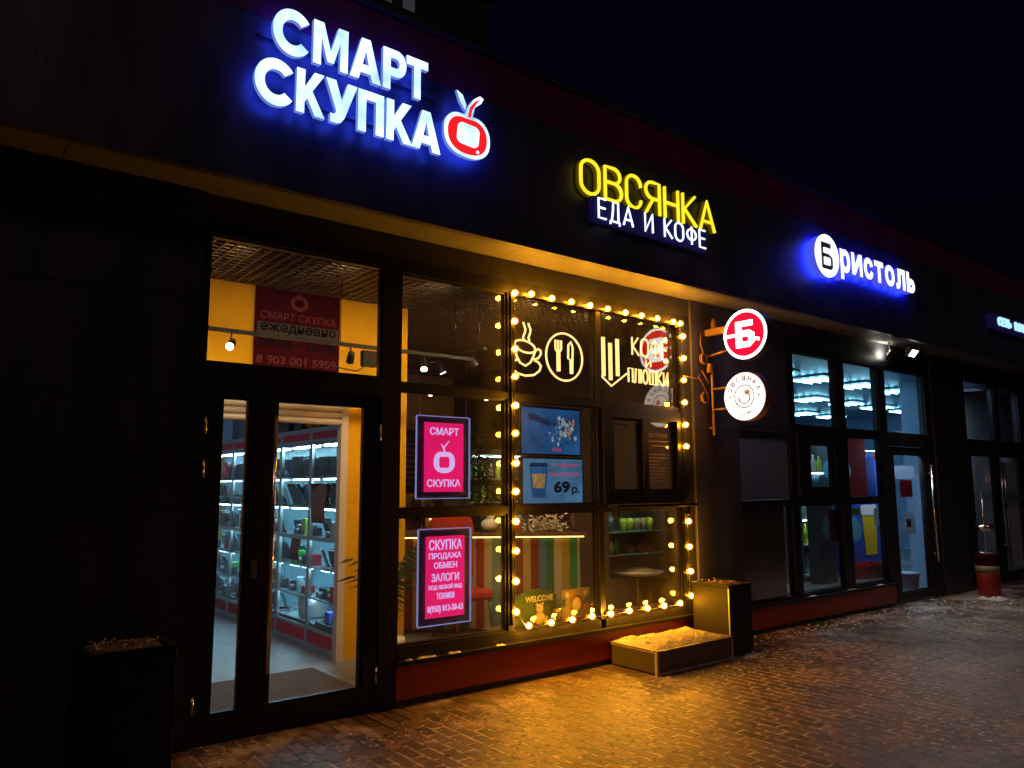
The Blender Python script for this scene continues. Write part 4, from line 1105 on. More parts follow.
stem = [(ax_-.03, az_+.15), (ax_+.005, az_+.24), (ax_+.06, az_+.315), (ax_+.12, az_+.36), (ax_+.155, az_+.345), (ax_+.13, az_+.30), (ax_+.07, az_+.25), (ax_+.045, az_+.15)]
f = MB(); shape_into(f, [stem], SY-.003, LD-.004, 0, 1); f.build('stem_rim', ['eWhite', 'eBlueSide', 'eHalo'], sm)
f = MB(); shape_into(f, [[(ax_, az_+.15), (ax_+.02, az_+.235), (ax_+.07, az_+.30), (ax_+.125, az_+.335), (ax_+.08, az_+.28), (ax_+.04, az_+.22), (ax_+.025, az_+.15)]], SY-LD-.004, .005); f.build('stem', 'eRed', sm)
f = MB(); shape_into(f, [[(ax_-.02, az_+.20), (ax_-.07, az_+.26), (ax_-.10, az_+.345), (ax_-.045, az_+.32), (ax_-.01, az_+.25)]], SY-.004, LD-.006, 0, 1); f.build('leaf', ['eWhite', 'eBlueSide', 'eHalo'], sm)

def tube_sign(name, label, word, x0, x1, z0, z1, Y, r, mats, depth, gap=.2, unlit=()):
    t = thing(name, label, 'sign', ((x0+x1)/2, Y, z0))
    for k, st in enumerate(word_strokes(word, x0, x1, z0, z1, gap)):
        if not st: continue
        f = MB()
        for j, (p_, cl) in enumerate(st):
            f.tube([(p[0], Y-.002*j, p[1]) for p in p_], r, 8, cl, 0)
        f.build('letter', mats[0], t)
    return t
OY = FY-.055
ow = tube_sign('cafe_name_sign', 'yellow glowing thin capitals on the fascia above the cafe window', 'ОВСЯНКА', at(581, 180, OY).x, at(714, 215, OY).x, 4.16, 4.47, OY, .0155, ('eYellow',), .1, .17)
# channel bodies behind the yellow strokes
f = MB()
for st in word_strokes('ОВСЯНКА', at(581, 180, OY).x, at(714, 215, OY).x, 4.16, 4.47, .17):
    for p_, cl in st:
        q = p_+[p_[0]] if cl else p_
        for a, b in zip(q, q[1:]):
            d = math.hypot(b[0]-a[0], b[1]-a[1])
            if d < 1e-6: continue
            nx, nz = -(b[1]-a[1])/d*.018, (b[0]-a[0])/d*.018
            f.add([(a[0]-nx, OY+.02, a[1]-nz), (b[0]-nx, OY+.02, b[1]-nz), (b[0]+nx, OY+.02, b[1]+nz), (a[0]+nx, OY+.02, a[1]+nz),
                   (a[0]-nx, FY-.004, a[1]-nz), (b[0]-nx, FY-.004, b[1]-nz), (b[0]+nx, FY-.004, b[1]+nz), (a[0]+nx, FY-.004, a[1]+nz)],
                  [(0, 1, 2, 3), (0, 4, 5, 1), (3, 2, 6, 7), (4, 7, 6, 5)])
M['eYelSide'] = E_('lit_yellow_return', (.8, .55, .0), .07)
f.build('letter_body', 'eYelSide', ow)
EY = FY-.075
ex0, ex1 = at(598, 205, EY).x, at(705, 240, EY).x
fd = tube_sign('cafe_tagline_sign', 'white glowing small capitals on a shallow box below the yellow letters', 'ЕДА И КОФЕ', ex0, ex1, 3.955, 4.135, EY-.004, .0095, ('eCool',), .1, .24)
f = MB(); f.box(ex0-.05, ex1+.05, EY+.016, FY-.004, 3.93, 4.15); f.build('backing_box', 'eSil', fd)

bs = thing('grocery_sign', 'white glowing rounded letters led by a white disc with an added blue glow behind', 'sign', (9.6, SY, 4.05))
BYY = FY-.13
dc = at(826.6, 256, BYY); rd = .258
f = MB(); f.lathe((dc.x, FY-.05, dc.z), [(0, rd*.98), (.076, rd*.98)], (0, -1, 0), 40, 0, False); f.build('disc_body', 'eBlueSide2', bs)
f = MB(); f.lathe((dc.x, FY-.047, dc.z), [(0, rd*.9), (.002, rd*.9)], (0, 1, 0), 40, 0, False); f.build('added_halo', 'eHalo2', bs)  # added glowing disc, out of view, washes the fascia blue
f = MB(); f.lathe((dc.x, FY-.1265, dc.z), [(0, rd*.97), (.003, rd*.97)], (0, -1, 0), 40, 0, False); f.build('disc_backing', 'blueblack', bs)
f = MB()
wb, hb = .27, .33
x_, z_ = dc.x-.135, dc.z-.165
T = .07
glyph = [(x_, z_), (x_, z_+hb), (x_+wb*.9, z_+hb), (x_+wb*.9, z_+hb-T), (x_+T, z_+hb-T), (x_+T, z_+hb*.60), (x_+wb*.72, z_+hb*.60), (x_+wb, z_+hb*.48), (x_+wb, z_+hb*.12), (x_+wb*.80, z_)]
ghole = [(x_+T, z_+T*.8), (x_+wb*.70, z_+T*.8), (x_+wb-T, z_+hb*.2), (x_+wb-T, z_+hb*.40), (x_+wb*.68, z_+hb*.44), (x_+T, z_+hb*.44)]
shape_into(f, [arc(dc.x, dc.z, rd, rd, 0, 360, 44)[:-1], glyph], BYY, .012); shape_into(f, [ghole], BYY, .012)
f.build('disc_face', 'eCool', bs)
xa, xb = at(840, 262, BYY).x, at(914, 281, BYY).x
lw = [('р', .9), ('и', 1), ('с', .9), ('т', .9), ('о', 1), ('л', 1), ('ь', .9)]
tot = sum(q for _, q in lw)+.16*6; k_ = (xb-xa)/tot; x = xa
for ch, q in lw:
    f = MB(); z0 = 4.15; z1 = 4.43
    if ch == 'р': z0 = 4.05
    if ch == 'и':
        w_ = q*k_
        shape_into(f, [[(x+p[0]*w_, z0+p[1]*(z1-z0)) for p in ((0, 0), (0, 1), (.27, 1), (.27, .44), (.70, 1), (1, 1), (1, 0), (.73, 0), (.73, .56), (.30, 0))]], FY-.05, .085, 0, 1)
    else: text_into(f, ch, x, x+q*k_, z0, z1, FY-.05, .085, .042, 0, 1)
    f.build('letter', ['eCool', 'eBlueSide2', 'eHalo2'], bs); x += (q+.16)*k_
ss = thing('shop_chain_sign', 'small white glowing capitals at the far right end of the fascia', 'sign', (14.2, SY, 4.1))
f = MB(); f.box(13.28, 16.6, FY-.09, FY-.002, 4.06, 4.27); f.build('backing_box', 'eSil', ss)
f = MB(); text_into(f, 'СЕТЬ', 13.47, 13.98, 4.095, 4.235, FY-.0905, .03, .03); f.build('lettering', 'eCyanT', ss)
f = MB(); text_into(f, 'МАГАЗИНОВ', 14.16, 15.75, 4.095, 4.235, FY-.0905, .03, .03); f.build('lettering', 'eCyanT', ss)

# ------------------------------------------------------------------ blade signs on the pier
XB = 6.70
def toX(x, y, z, cy_, cz_): return (XB-y, cy_-x, z)  # drawing plane turned so that it faces the camera side of the street
def blade(cyy, czz, rad, label, face_mat, rim, body):
    t = thing('blade_sign', label, 'sign', (XB, cyy, czz-rad))
    f = MB(); f.lathe((XB-.055, cyy, czz), [(0, rad*.97), (.004, rad), (.106, rad), (.11, rad*.97)], (1, 0, 0), 48, 0, False); f.build('drum', body, t)
    for s_, nx in ((-1, (-1, 0, 0)), (1, (1, 0, 0))):
        f = MB(); f.lathe((XB+s_*.0555, cyy, czz), [(0, rad*.975), (.004, rad*.975)], nx, 48, 0, False); f.build('face', rim, t)
        if face_mat: f = MB(); f.lathe((XB+s_*.060, cyy, czz), [(0, rad*.86), (.003, rad*.86)], nx, 48, 0, False); f.build('field', face_mat, t)
    return t
rc = (-.54, 3.125); rr_ = .263
rb = blade(rc[0], rc[1], rr_, 'round red lit blade sign with a white letter, upper one on the pier', 'eSignBack', 'eSign', 'fascia')
def on_left(cyy, czz, off):      # x to the right as seen from the left side of the sign is -y
    return lambda x, y, z: (XB-off+y, cyy-x, czz+z)
def on_right(cyy, czz, off): return lambda x, y, z: (XB+off-y, cyy+x, czz+z)
for mf in (on_left(rc[0], rc[1], .0635), on_right(rc[0], rc[1], .0635)):
    f = MB(); q = rr_
    shape_into(f, [[(-.40*q, -.52*q), (-.40*q, .52*q), (.38*q, .52*q), (.38*q, .30*q), (-.12*q, .30*q), (-.12*q, .14*q), (.22*q, .14*q), (.44*q, .0), (.44*q, -.34*q), (.22*q, -.52*q)],
                   [(-.12*q, -.10*q), (.14*q, -.10*q), (.18*q, -.2*q), (.14*q, -.30*q), (-.12*q, -.30*q)]], 0, .004, mapf=mf)
    shape_into(f, [[(-.80*q, -.06*q), (-.80*q, .06*q), (-.42*q, .06*q), (-.42*q, -.06*q)]], 0, .0036, mapf=mf)
    shape_into(f, [[(.46*q, -.30*q), (.46*q, -.18*q), (.66*q, -.22*q), (.66*q, -.34*q)]], 0, .0036, mapf=mf)
    f.build('letter', 'eSign', rb)
f = MB(); f.box(XB-.03, XB+.03, rc[0]+rr_*.9, -.02, rc[1]+.06, rc[1]+.13); f.tube([(XB, rc[0]+rr_*.9, rc[1]-.12), (XB, -.02, rc[1]-.16)], .012, 8); f.build('bracket', 'orange', rb)
wc = (-.503, 2.49); rw_ = .249
wb_ = blade(wc[0], wc[1], rw_, 'round white lit blade sign with a bird drawing, lower one on the pier', None, 'eSignW', 'orange')
for mf in (on_left(wc[0], wc[1], .0605), on_right(wc[0], wc[1], .0605)):
    f = MB(); q = rw_
    word = 'ОВСЯНКА'
    for i, ch in enumerate(word):
        an = R(156-i*22); gm = MB(); gw = .15*q
        text_into(gm, ch, -gw/2*1.1, gw/2*1.1, 0, .21*q, 0, .003, .015)
        for v in gm.v:
            x, z = v.x, v.z+.64*q
            a_ = an-math.pi/2
            v.x, v.z = x*math.cos(a_)-z*math.sin(a_), x*math.sin(a_)+z*math.cos(a_)
        f.v += [Vector(mf(v.x, v.y, v.z)) for v in gm.v]; o_ = len(f.v)-len(gm.v)
        for fc, mi_, s2 in zip(gm.f, gm.mi, gm.sm): f.f.append([i_+o_ for i_ in fc]); f.mi.append(0); f.sm.append(False)
    def ring(pts, rr2=.006, cl=False, mi=0): f.tube([mf(p[0], .001, p[1]) for p in pts], rr2, 5, cl, mi)
    ring(arc(0, 0, .46*q, .46*q, 0, 360, 36), .005, True)
    ring(arc(0, -.05*q, .26*q, .24*q, 170, 420, 22), .006)
    ring([(-.52*q, -.44*q), (-.1*q, -.02*q), (.1*q, .18*q)], .003)
    ring(arc(.14*q, .16*q, .09*q, .08*q, 0, 360, 14), .008, True, 1)
    ring([(.02*q, .2*q), (.1*q, .13*q), (.2*q, .2*q)], .007, False, 1)
    ring([(-.42*q, -.68*q), (.0, -.75*q)], .003); ring([(.05*q, -.72*q), (.2*q, -.62*q), (.16*q, -.72*q), (.34*q, -.6*q)], .005)
    for s_ in (-1, 1): f.lathe(mf(s_*.68*q, .001, 0), [(-.002, .04*q), (.002, .04*q)], (1, 0, 0), 10)
    f.build('drawing', ['greytext', 'yellow'], wb_)
f = MB(); f.tube([(XB, -.07, 2.12), (XB, -.07, 2.88)], .014, 10)
for z in (wc[1]-.10, wc[1]+.12): f.tube([(XB, -.07, z), (XB, wc[0]+rw_*.93, z)], .011, 8)
for z in (2.2, 2.8): f.tube([(XB, -.07, z), (XB, -.015, z)], .011, 8)
f.build('bracket', 'orange', wb_)
# lamps and a coil of cable by the blade signs
cbl = thing('cable_coil', 'loose coil of orange cable with two plugs on the pier beside the blade signs', 'cable', (6.66, -.05, 2.5))
f = MB()
for cz_, r_0 in ((2.93, .055), (2.40+.12, .06)):
    f.tube([(6.60+r_0*math.cos(R(a)), -.05-.01*math.sin(R(a*.5)), cz_+r_0*math.sin(R(a))) for a in range(0, 700, 25)], .007, 6)
f.tube([(6.6, -.05, 2.98), (6.55, -.045, 3.1), (6.58, -.04, 3.2)], .006, 6); f.tube([(6.63, -.05, 2.58), (6.5, -.05, 2.73), (6.56, -.05, 2.8), (6.66, -.06, 2.66)], .006, 6)
f.tube([(6.26, -.04, 2.72), (6.45, -.045, 2.71), (6.9, -.045, 2.70)], .005, 6)
f.build('loops', 'orange', cbl)
f = MB(); f.lathe((6.66, -.07, 2.78), [(0, .03), (.08, .022), (.1, .022)], (0, 0, 1), 12); f.build('plug', 'orange', cbl)
f = MB(); f.lathe((6.75, -.08, 3.25), [(0, .036), (.09, .03), (.13, .02)], (0, 0, 1), 12); f.build('plug', 'orange', cbl)

# ------------------------------------------------------------------ flood lamps under the soffit
fl_lab = ['flood lamp under the soffit turned to the wall, left of the two above the grocery', 'bright flood lamp under the soffit, right of the two above the grocery']
for i, (px, py) in enumerate(((890, 357), (909, 353))):
    p = at(px, py, -.16 if i else -.12); t = thing('flood_lamp', fl_lab[i], 'lamp', (p.x, p.y, ZS))
    f = MB(); f.tube([(p.x, p.y, ZS), (p.x, p.y, p.z+.04)], .012, 8); f.tube([(p.x-.09, p.y, p.z), (p.x-.09, p.y, p.z+.05), (p.x+.09, p.y, p.z+.05), (p.x+.09, p.y, p.z)], .008, 6); f.build('bracket', 'alu', t)
    tl = R(38) if i else R(35)
    f = MB(); f.obox((p.x, p.y, p.z-.05), .20, .05, .13, 0, 0, tl); hd = f.build('housing', 'black', t, bevel=.006)
    d = Vector((0, -math.cos(tl), -math.sin(tl)))
    n_ = Vector((0, -math.sin(tl), math.cos(tl)))
    if i == 0: d = -d
    c = Vector((p.x, p.y, p.z-.05))+n_*.065+d*.027
    f = MB(); ux = Vector((1, 0, 0))
    f.add([c-ux*.085-n_*.05, c+ux*.085-n_*.05, c+ux*.085+n_*.05, c-ux*.085+n_*.05, c-ux*.085-n_*.05-d*.004, c+ux*.085-n_*.05-d*.004, c+ux*.085+n_*.05-d*.004, c-ux*.085+n_*.05-d*.004],
          [(0, 1, 2, 3), (7, 6, 5, 4), (0, 4, 5, 1), (1, 5, 6, 2), (2, 6, 7, 3), (3, 7, 4, 0)])
    f.build('lens', 'eFlood', hd)
    lo = lamp('SPOT', 'flood_beam', c+d*.02, 170 if i else 36, (1, .93, .74) if not i else (1, .93, .84), .06, (0, 0, 0), 140)
    lo.rotation_euler = (d if i == 0 else Vector((0, -.75, -.66))).to_track_quat('-Z', 'Y').to_euler()

# ------------------------------------------------------------------ step and bins on the pavement
def heap(mb, x0, x1, y0, y1, z, hgt, n=26, mi=0, seed=1, edge=.9):
    rn = random.Random(seed); vs = []; m_ = max(6, int(n*(y1-y0)/(x1-x0)))
    ph = [rn.uniform(0, 6) for _ in range(6)]
    for j in range(m_+1):
        for i in range(n+1):
            u, v = i/n, j/m_
            e = min(1, min(u, 1-u)*9, min(v, 1-v)*7)
            hh_ = hgt*(.45+.25*math.sin(u*7+ph[0])*math.cos(v*5+ph[1])+.15*math.sin(u*23+ph[2])*math.sin(v*17+ph[3])+rn.uniform(-.22, .32))
            vs.append((x0+(x1-x0)*u+rn.uniform(-.3, .3)*(x1-x0)/n, y0+(y1-y0)*v+rn.uniform(-.3, .3)*(y1-y0)/m_, z+max(.001, hh_*e**.7)))
    fs = [(j*(n+1)+i, j*(n+1)+i+1, (j+1)*(n+1)+i+1, (j+1)*(n+1)+i) for j in range(m_) for i in range(n)]
    b0_ = len(vs)
    mb.add(vs, fs, mi, True)
    # skirt down to z so that the heap is closed from the sides
    return mb
st = thing('entrance_step', 'low dark box step with snow on top under the cafe hatch', 'step', (5.66, -.3, 0))
f = MB(); f.box(5.14, 6.17, -.58, -.04, .015, .195); f.build('riser', 'stepm', st, bevel=.004)
f = MB()
for x in (5.14, 6.17):
    for y in (-.58,): f.box(x-.012, x+.012, y-.006, y+.018, .0, .20)
f.box(5.152, 6.158, -.588, -.581, .003, .022); f.box(5.128, 5.14, -.56, -.04, .185, .2); f.build('edge_trim', 'trim', st)
f = MB(); f.box(5.125, 6.185, -.595, -.03, .197, .206); f.build('tread', 'stepm', st)
f = MB(); heap(f, 5.14, 6.17, -.58, -.05, .206, .05, 64, 0, 5); tag(f.build('snow', 'crust'), 'trodden crust of grainy snow lying on the box step', 'snow', kind='stuff')
def bin_(x0, x1, y0, y1, h_, label, mat, trim):
    t = thing('litter_bin', label, 'bin', ((x0+x1)/2, (y0+y1)/2, 0))
    f = MB(); f.box(x0, x1, y0, y1, .03, h_-.012); f.build('body', mat, t, bevel=.006)
    f = MB(); f.box(x0+.02, x1-.02, y0+.02, y1-.02, 0, .03); f.build('foot', 'black', t)
    f = MB()
    for q in ((x0-.008, x1+.008, y0-.008, y0+.03), (x0-.008, x1+.008, y1-.03, y1+.008), (x0-.008, x0+.03, y0+.03, y1-.03), (x1-.03, x1+.008, y0+.03, y1-.03)): f.box(*q, h_-.011, h_+.012)
    f.build('rim', mat, t)
    if trim:
        f = MB(); f.box(x0-.004, x0+.008, y0-.004, y0+.008, .03, h_-.02); f.build('corner_trim', 'trim', t)
    f = MB(); heap(f, x0+.03, x1-.03, y0+.03, y1-.03, h_-.011, .035, 16, 0, int(x0*10)+3)
    rn = random.Random(int(x0*10))
    for k in range(26):
        xx, yy = rn.uniform(x0+.05, x1-.05), rn.uniform(y0+.05, y1-.05); a = rn.uniform(0, 3.14)
        f.tube([(xx, yy, h_+.012), (xx+.03*math.cos(a), yy+.03*math.sin(a), h_+rn.uniform(.01, .03))], .0045, 6, False, 1)
    f.build('ash_sand', ['dirty', 'dullprint'], t)
    return t
bin_(6.22, 6.58, -.53, -.10, .645, 'square grey litter bin with ash tray top between the step and the grocery', 'binm', True)
bin_(.82, 1.26, -.56, -.14, .73, 'square black litter bin with ash tray top in the dark left of the doors', 'binm2', False)
# loose crumbs of snow on the pavement
f = MB(); rn = random.Random(11)
def crumbs(cx, cy_, sx_, sy_, n, r0, r1):
    for k in range(n):
        x, y = rn.gauss(cx, sx_), min(rn.gauss(cy_, sy_), -.02); r = rn.uniform(r0, r1)
        if 5.1 < x < 6.2 and y > -.62: continue
        vs = []; nn = 7
        for j in range(nn):
            a = 2*math.pi*j/nn; q = r*rn.uniform(.6, 1.25); vs.append((x+q*math.cos(a), y+q*math.sin(a)*.8, .001))
        vs.append((x+rn.uniform(-.2, .2)*r, y, r*rn.uniform(.35, .7)+.001))
        f.add(vs, [(j, (j+1) % nn, nn) for j in range(nn)], 0, True)
crumbs(6.5, -.62, .12, .04, 60, .006, .03); crumbs(5.2, -.72, .3, .06, 60, .004, .02); crumbs(2.9, -.55, .5, .12, 160, .003, .014); crumbs(5.9, -.9, .5, .15, 120, .003, .016)
crumbs(8.8, -.25, 1.2, .12, 260, .004, .022); crumbs(10.8, -.45, .8, .25, 220, .004, .025); crumbs(4.3, -.5, .4, .2, 60, .004, .014)
for k in range(260):
    crumbs(rn.uniform(1.5, 12), rn.uniform(-3.6, -.1), .05, .05, 1, .002, .007)
tag(f.build('snow_crumbs', 'snow', loc=(5, -1, 0)), 'scattered crumbs of snow and ice on the paving', 'snow', kind='stuff')
# snow on the sills
f = MB()
for x, wd2 in ((3.2, .16), (3.45, .10), (3.05, .05), (8.5, .12), (9.4, .2), (10.1, .16), (3.9, .08)):
    heap(f, x-wd2/2, x+wd2/2, -.045, -.004, .325 if x < 7 else .305, .014, 8, 0, int(x*30))
tag(f.build('sill_snow', 'snow'), 'thin bits of snow left along the outer window sills', 'snow', kind='stuff')

# ------------------------------------------------------------------ cafe interior
def cloc(u, v=0): # counter line, oblique to the glass
    return None
ca = Vector((4.35, 2.45, 0)); cb_ = Vector((6.12, 1.267, 0)); dv = (cb_-ca).normalized(); nv = Vector((-dv.y, dv.x, 0)); L_ = (cb_-ca).length
ct = bpy.data.objects.new('cafe_counter', None); COL.objects.link(ct); ct.location = ca; ct.rotation_euler = (0, 0, math.atan2(dv.y, dv.x)); WO[ct.name] = Vector((0, 0, 0))
tag(ct, 'cafe counter with a front of upright coloured stripes lit from its top edge', 'counter')
f = MB(); f.box(0, L_, 0, .04, .05, 1.03); f.build('striped_front', 'bluebar', ct)
f = MB(); f.box(-.04, L_+.04, -.10, .55, 1.045, 1.085); f.build('top', 'wood', ct, bevel=.004)
f = MB(); f.box(.02, L_-.02, -.06, -.045, 1.030, 1.043); f.build('light_strip', 'eWarm', ct)
f = MB(); f.box(.02, L_-.02, .05, .5, .013, 1.02); f.build('carcass', 'brown', ct)
def oncounter(u, v, z=1.086): return ca+dv*u+nv*v+Vector((0, 0, z))
p = oncounter(1.32, .05)
t = thing('paper_cup', 'red paper cup with a pale blue lid on the striped counter', 'cup', p)
f = MB(); f.lathe(p, [(0, .05), (.15, .062)], (0, 0, 1), 18); f.build('body', 'red', t)
f = MB(); f.lathe(p+Vector((0, 0, .151)), [(0, .064), (.02, .064), (.10, .06), (.12, .05)], (0, 0, 1), 18); f.build('lid', 'cyan', t)
f = MB()
rn = random.Random(9)
pc = oncounter(1.66, .1)
for k in range(420):
    q = pc+dv*rn.gauss(0, .11)+nv*rn.uniform(-.06, .1)+Vector((0, 0, abs(rn.gauss(.02, .07))))
    d = Vector((rn.uniform(-1, 1), rn.uniform(-1, 1), rn.uniform(0, 1))).normalized(); s2 = d.orthogonal().normalized()*rn.uniform(.008, .02)
    f.add([q-s2, q+s2, q+d*rn.uniform(.04, .10)], [(0, 1, 2)], rn.choice((0, 0, 1)))
tag(f.build('tinsel_pile', ['plush', 'whitetext']), 'fluffy cream and yellow tinsel pile on the striped counter', 'tinsel')
f = MB(); pc = oncounter(1.02, .08); f.sphere(pc+Vector((0, 0, .08)), .08, 0, 14, (1.3, 1, .9)); f.sphere(pc+Vector((.02, 0, .17)), .05, 0, 12); tag(f.build('plush_toy', 'white'), 'white plush toy sitting left of the red cup on the counter', 'plush')
# napkin holders and jars
for i, (u, hh_, mt) in enumerate(((2.0, .2, 'wood'), (2.2, .16, 'steel'), (2.4, .22, 'grdev'), (.35, .2, 'steel'), (.6, .15, 'white'))):
    f = MB(); pc = oncounter(u, .15); f.lathe(pc, [(0, .05), (.01, .055), (hh_*.8, .055), (hh_*.9, .03), (hh_, .03)], (0, 0, 1), 16)
    tag(f.build('jar', mt), ['brown wooden jar right of the tinsel pile on the counter', 'steel jar in the middle of the counter', 'tall grey jar near the right end of the counter', 'steel jar at the left end of the counter', 'short white jar left of the plush toy'][i], 'jar')
# shelves behind with goods, green lit cooler
cl = thing('drinks_cooler', 'open cooler with green lit shelves behind the window mullion', 'cooler', (6.15, 3.2, .012))
f = MB(); f.box(5.7, 6.7, 3.0, 3.05, .012, 1.3); f.box(5.7, 5.74, 3.05, 3.6, .012, 2.0); f.box(6.66, 6.7, 3.05, 3.6, .012, 2.0); f.box(5.74, 6.66, 3.55, 3.6, .012, 2.0); f.box(5.7, 6.7, 3.0, 3.6, 2.001, 2.08); f.build('case', 'grdev', cl)
for z in (1.4, 1.7):
    f = MB(); f.box(5.75, 6.65, 3.06, 3.54, z-.02, z-.004); f.build('shelf', 'white', cl)
f = MB(); f.box(5.8, 6.6, 3.07, 3.1, 1.975, 1.995); f.build('lamp', 'eFridge', cl)
for z in (1.4, 1.7):
    for k in range(7):
        f = MB(); x = 5.83+k*.12; f.lathe((x, 3.2, z-.003), [(0, .03), (.14, .032), (.17, .014), (.2, .014)], (0, 0, 1), 12)
        tag(f.build('bottle', ['lime', 'green', 'lime', 'tan'][k % 4]), 'green or yellow drink bottle in the lit cooler', 'bottle', 'bottles in the green lit cooler')
# christmas tree (artificial, dark)
tx, ty_ = 5.35, 2.3
tg = thing('christmas_tree', 'dark artificial christmas tree standing inside the cafe behind the upper board', 'tree', (tx, ty_, .012))
f = MB(); f.tube([(tx, ty_, .012), (tx, ty_, 2.45)], [.03, .008], 8); f.build('trunk', 'wood', tg)
f = MB(); rn = random.Random(4)
for k in range(3200):
    t_ = rn.random(); z = .9+1.6*t_; rad = .40*(1-t_)+.02; a = rn.uniform(0, 6.28); r0 = rad*math.sqrt(rn.random())
    c = Vector((tx+r0*math.cos(a), ty_+r0*math.sin(a), z-.1*r0/max(rad, .01))); d = Vector((math.cos(a), math.sin(a), rn.uniform(-.5, .2)))*rn.uniform(.05, .11)
    s2 = Vector((-math.sin(a), math.cos(a), rn.uniform(-.4, .4)))*.014
    f.add([c-s2, c+s2, c+d], [(0, 1, 2)])
f.build('crown', 'pine', tg)
# red chair
chx, chy = 4.75, 1.75
chh = thing('red_chair', 'red upholstered chair with rounded back behind the lower board', 'chair', (chx, chy, .012))
f = MB(); f.box(chx-.24, chx+.24, chy-.24, chy+.24, .42, .52); f.build('seat', 'redfab', chh, bevel=.03)
f = MB(); shape_into(f, [rrect(chx-.27, chx+.27, .5, 1.33, .2, 8)], chy+.26, .07); f.build('backrest', 'redfab', chh, bevel=.012)
for sx_ in (-1, 1):
    for sy_ in (-1, 1):
        f = MB(); f.tube([(chx+sx_*.2, chy+sy_*.2, .42), (chx+sx_*.23, chy+sy_*.23, .012)], [.018, .012], 8); f.build('leg', 'wood', chh)
# potted palm by the yellow wall
PX, PY = 3.30, .80
pm = thing('potted_palm', 'potted palm with thin arching leaves by the yellow wall inside', 'plant', (PX, PY, .012))
f = MB(); f.lathe((PX, PY, .012), [(0, .12), (.02, .13), (.3, .17), (.32, .17)], (0, 0, 1), 20); f.build('pot', 'white', pm)
f = MB(); rn = random.Random(8)
for k in range(15):
    a = rn.uniform(0, 6.28); ln = rn.uniform(.3, .5); prev = None; spine = []
    for i in range(9):
        u = i/8; spine.append(Vector((PX+ln*u*math.cos(a)*.75, PY+ln*u*math.sin(a)*.55, .34+.75*math.sin(u*1.75)*(.55+.45*((k*7) % 10)/10)+.05*u)))
    f.tube(spine, [.006*(1-.7*i/8) for i in range(9)], 5)
    for i in range(2, 9):
        for sd_ in (-1, 1):
            p = spine[i]; dr = Vector((math.cos(a+sd_*.9), math.sin(a+sd_*.9), -.35))*rn.uniform(.10, .17); wv = Vector((0, 0, .009))
            f.add([p-wv, p+wv, p+dr], [(0, 1, 2)])
f.build('leaves', 'leaf', pm)
# cafe track with lit spots running into the room
ck = thing('track_light', 'black ceiling track with lit spotlights running into the cafe', 'track light', (4.6, 2, 2.95))
h = MB(); h.box(4.40, 4.435, .9, 4.6, 2.93, 2.96)
for y in (1.0, 2.8, 4.5): h.tube([(4.417, y, 2.96), (4.417, y, gz)], .004, 6)
h.build('rail', 'black', ck)
for y, lit in ((1.1, False), (1.7, True), (2.6, True), (3.6, True)):
    spot_head(ck, (4.417, y, 2.84), (.4, -.2 if y < 2 else .2, -.9), lit)
    if lit: lamp('SPOT', 'spot_beam', (4.43, y, 2.76), 12, (1, .75, .45), .03, (0, R(25), 0), 110)
ck2 = thing('track_light', 'black ceiling track with two lit spotlights deeper in the cafe', 'track light', (5.9, 3, 2.95))
h = MB(); h.box(4.9, 6.9, 3.3, 3.335, 2.90, 2.93)
for x in (5.0, 6.8): h.tube([(x, 3.317, 2.93), (x, 3.317, gz)], .004, 6)
h.build('rail', 'black', ck2)
for x in (5.3, 6.2):
    spot_head(ck2, (x, 3.317, 2.82), (-.2, -.5, -.85)); lamp('SPOT', 'spot_beam', (x, 3.30, 2.74), 10, (1, .75, .45), .03, (R(20), 0, 0), 110)
# menu boards on the back wall
for i, (x0, x1, lb) in enumerate(((5.0, 5.7, 'dark menu board with rows of pale lines, left on the cafe back wall'), (6.0, 6.9, 'dark menu board with rows of pale lines, right on the cafe back wall'))):
    t = thing('menu_board', lb, 'menu board', ((x0+x1)/2, 5.58, 1.6)); f = MB(); f.box(x0, x1, 5.55, 5.595, 1.5, 2.5); f.build('panel', 'black', t)
    f = MB(); rn = random.Random(i)
    for k in range(9): f.box(x0+.08, x0+.08+rn.uniform(.25, .5), 5.545, 5.549, 2.35-k*.09, 2.375-k*.09)
    f.build('printed_lines', 'brownpaper', t)
# welcome cards and little plants on the inner sill
f = MB(); f.box(3.97, 6.24, .095, .34, .36, .40); f.build('inner_sill', 'wood', B)
cz0 = .402
w0, w1 = at(513, 600, .2).x, at(555, 600, .2).x
t = thing('welcome_card', 'green topped card reading welcome with a bear shape on the inner sill', 'card', ((w0+w1)/2, .2, cz0))
f = MB(); shape_into(f, [[(w0, cz0), (w1, cz0), (w1, .64)]+arc((w0+w1)/2, .60, (w1-w0)/2, .10, 20, 160, 10)+[(w0, .62)]], .2, .02); f.build('board', 'leaf', t)
f = MB(); text_into(f, 'WELCOME', w0+.12, w1-.04, .595, .645, .179, .003, .02, shear=0); f.build('lettering', 'whitetext', t)
f = MB(); xm = w0+.27
f.sphere((xm, .165, cz0+.05), .055, 0, 12, (1.2, .35, .95)); f.sphere((xm, .165, cz0+.135), .04, 0, 12, (1, .4, 1))
for s_ in (-1, 1): f.sphere((xm+s_*.032, .165, cz0+.172), .014, 0, 8, (1, .5, 1)); f.sphere((xm+s_*.07, .165, cz0+.04), .03, 0, 8, (1, .4, 1))
f.build('bear_shape', 'plush', t)
w0, w1 = at(561, 600, .2).x, at(589, 600, .2).x
t = thing('picture_card', 'square orange and cream picture card on the inner sill right of the welcome card', 'card', ((w0+w1)/2, .2, cz0))
f = MB(); f.box(w0, w1, .185, .2, cz0, .665); f.build('board', 'tan', t, bevel=.003)
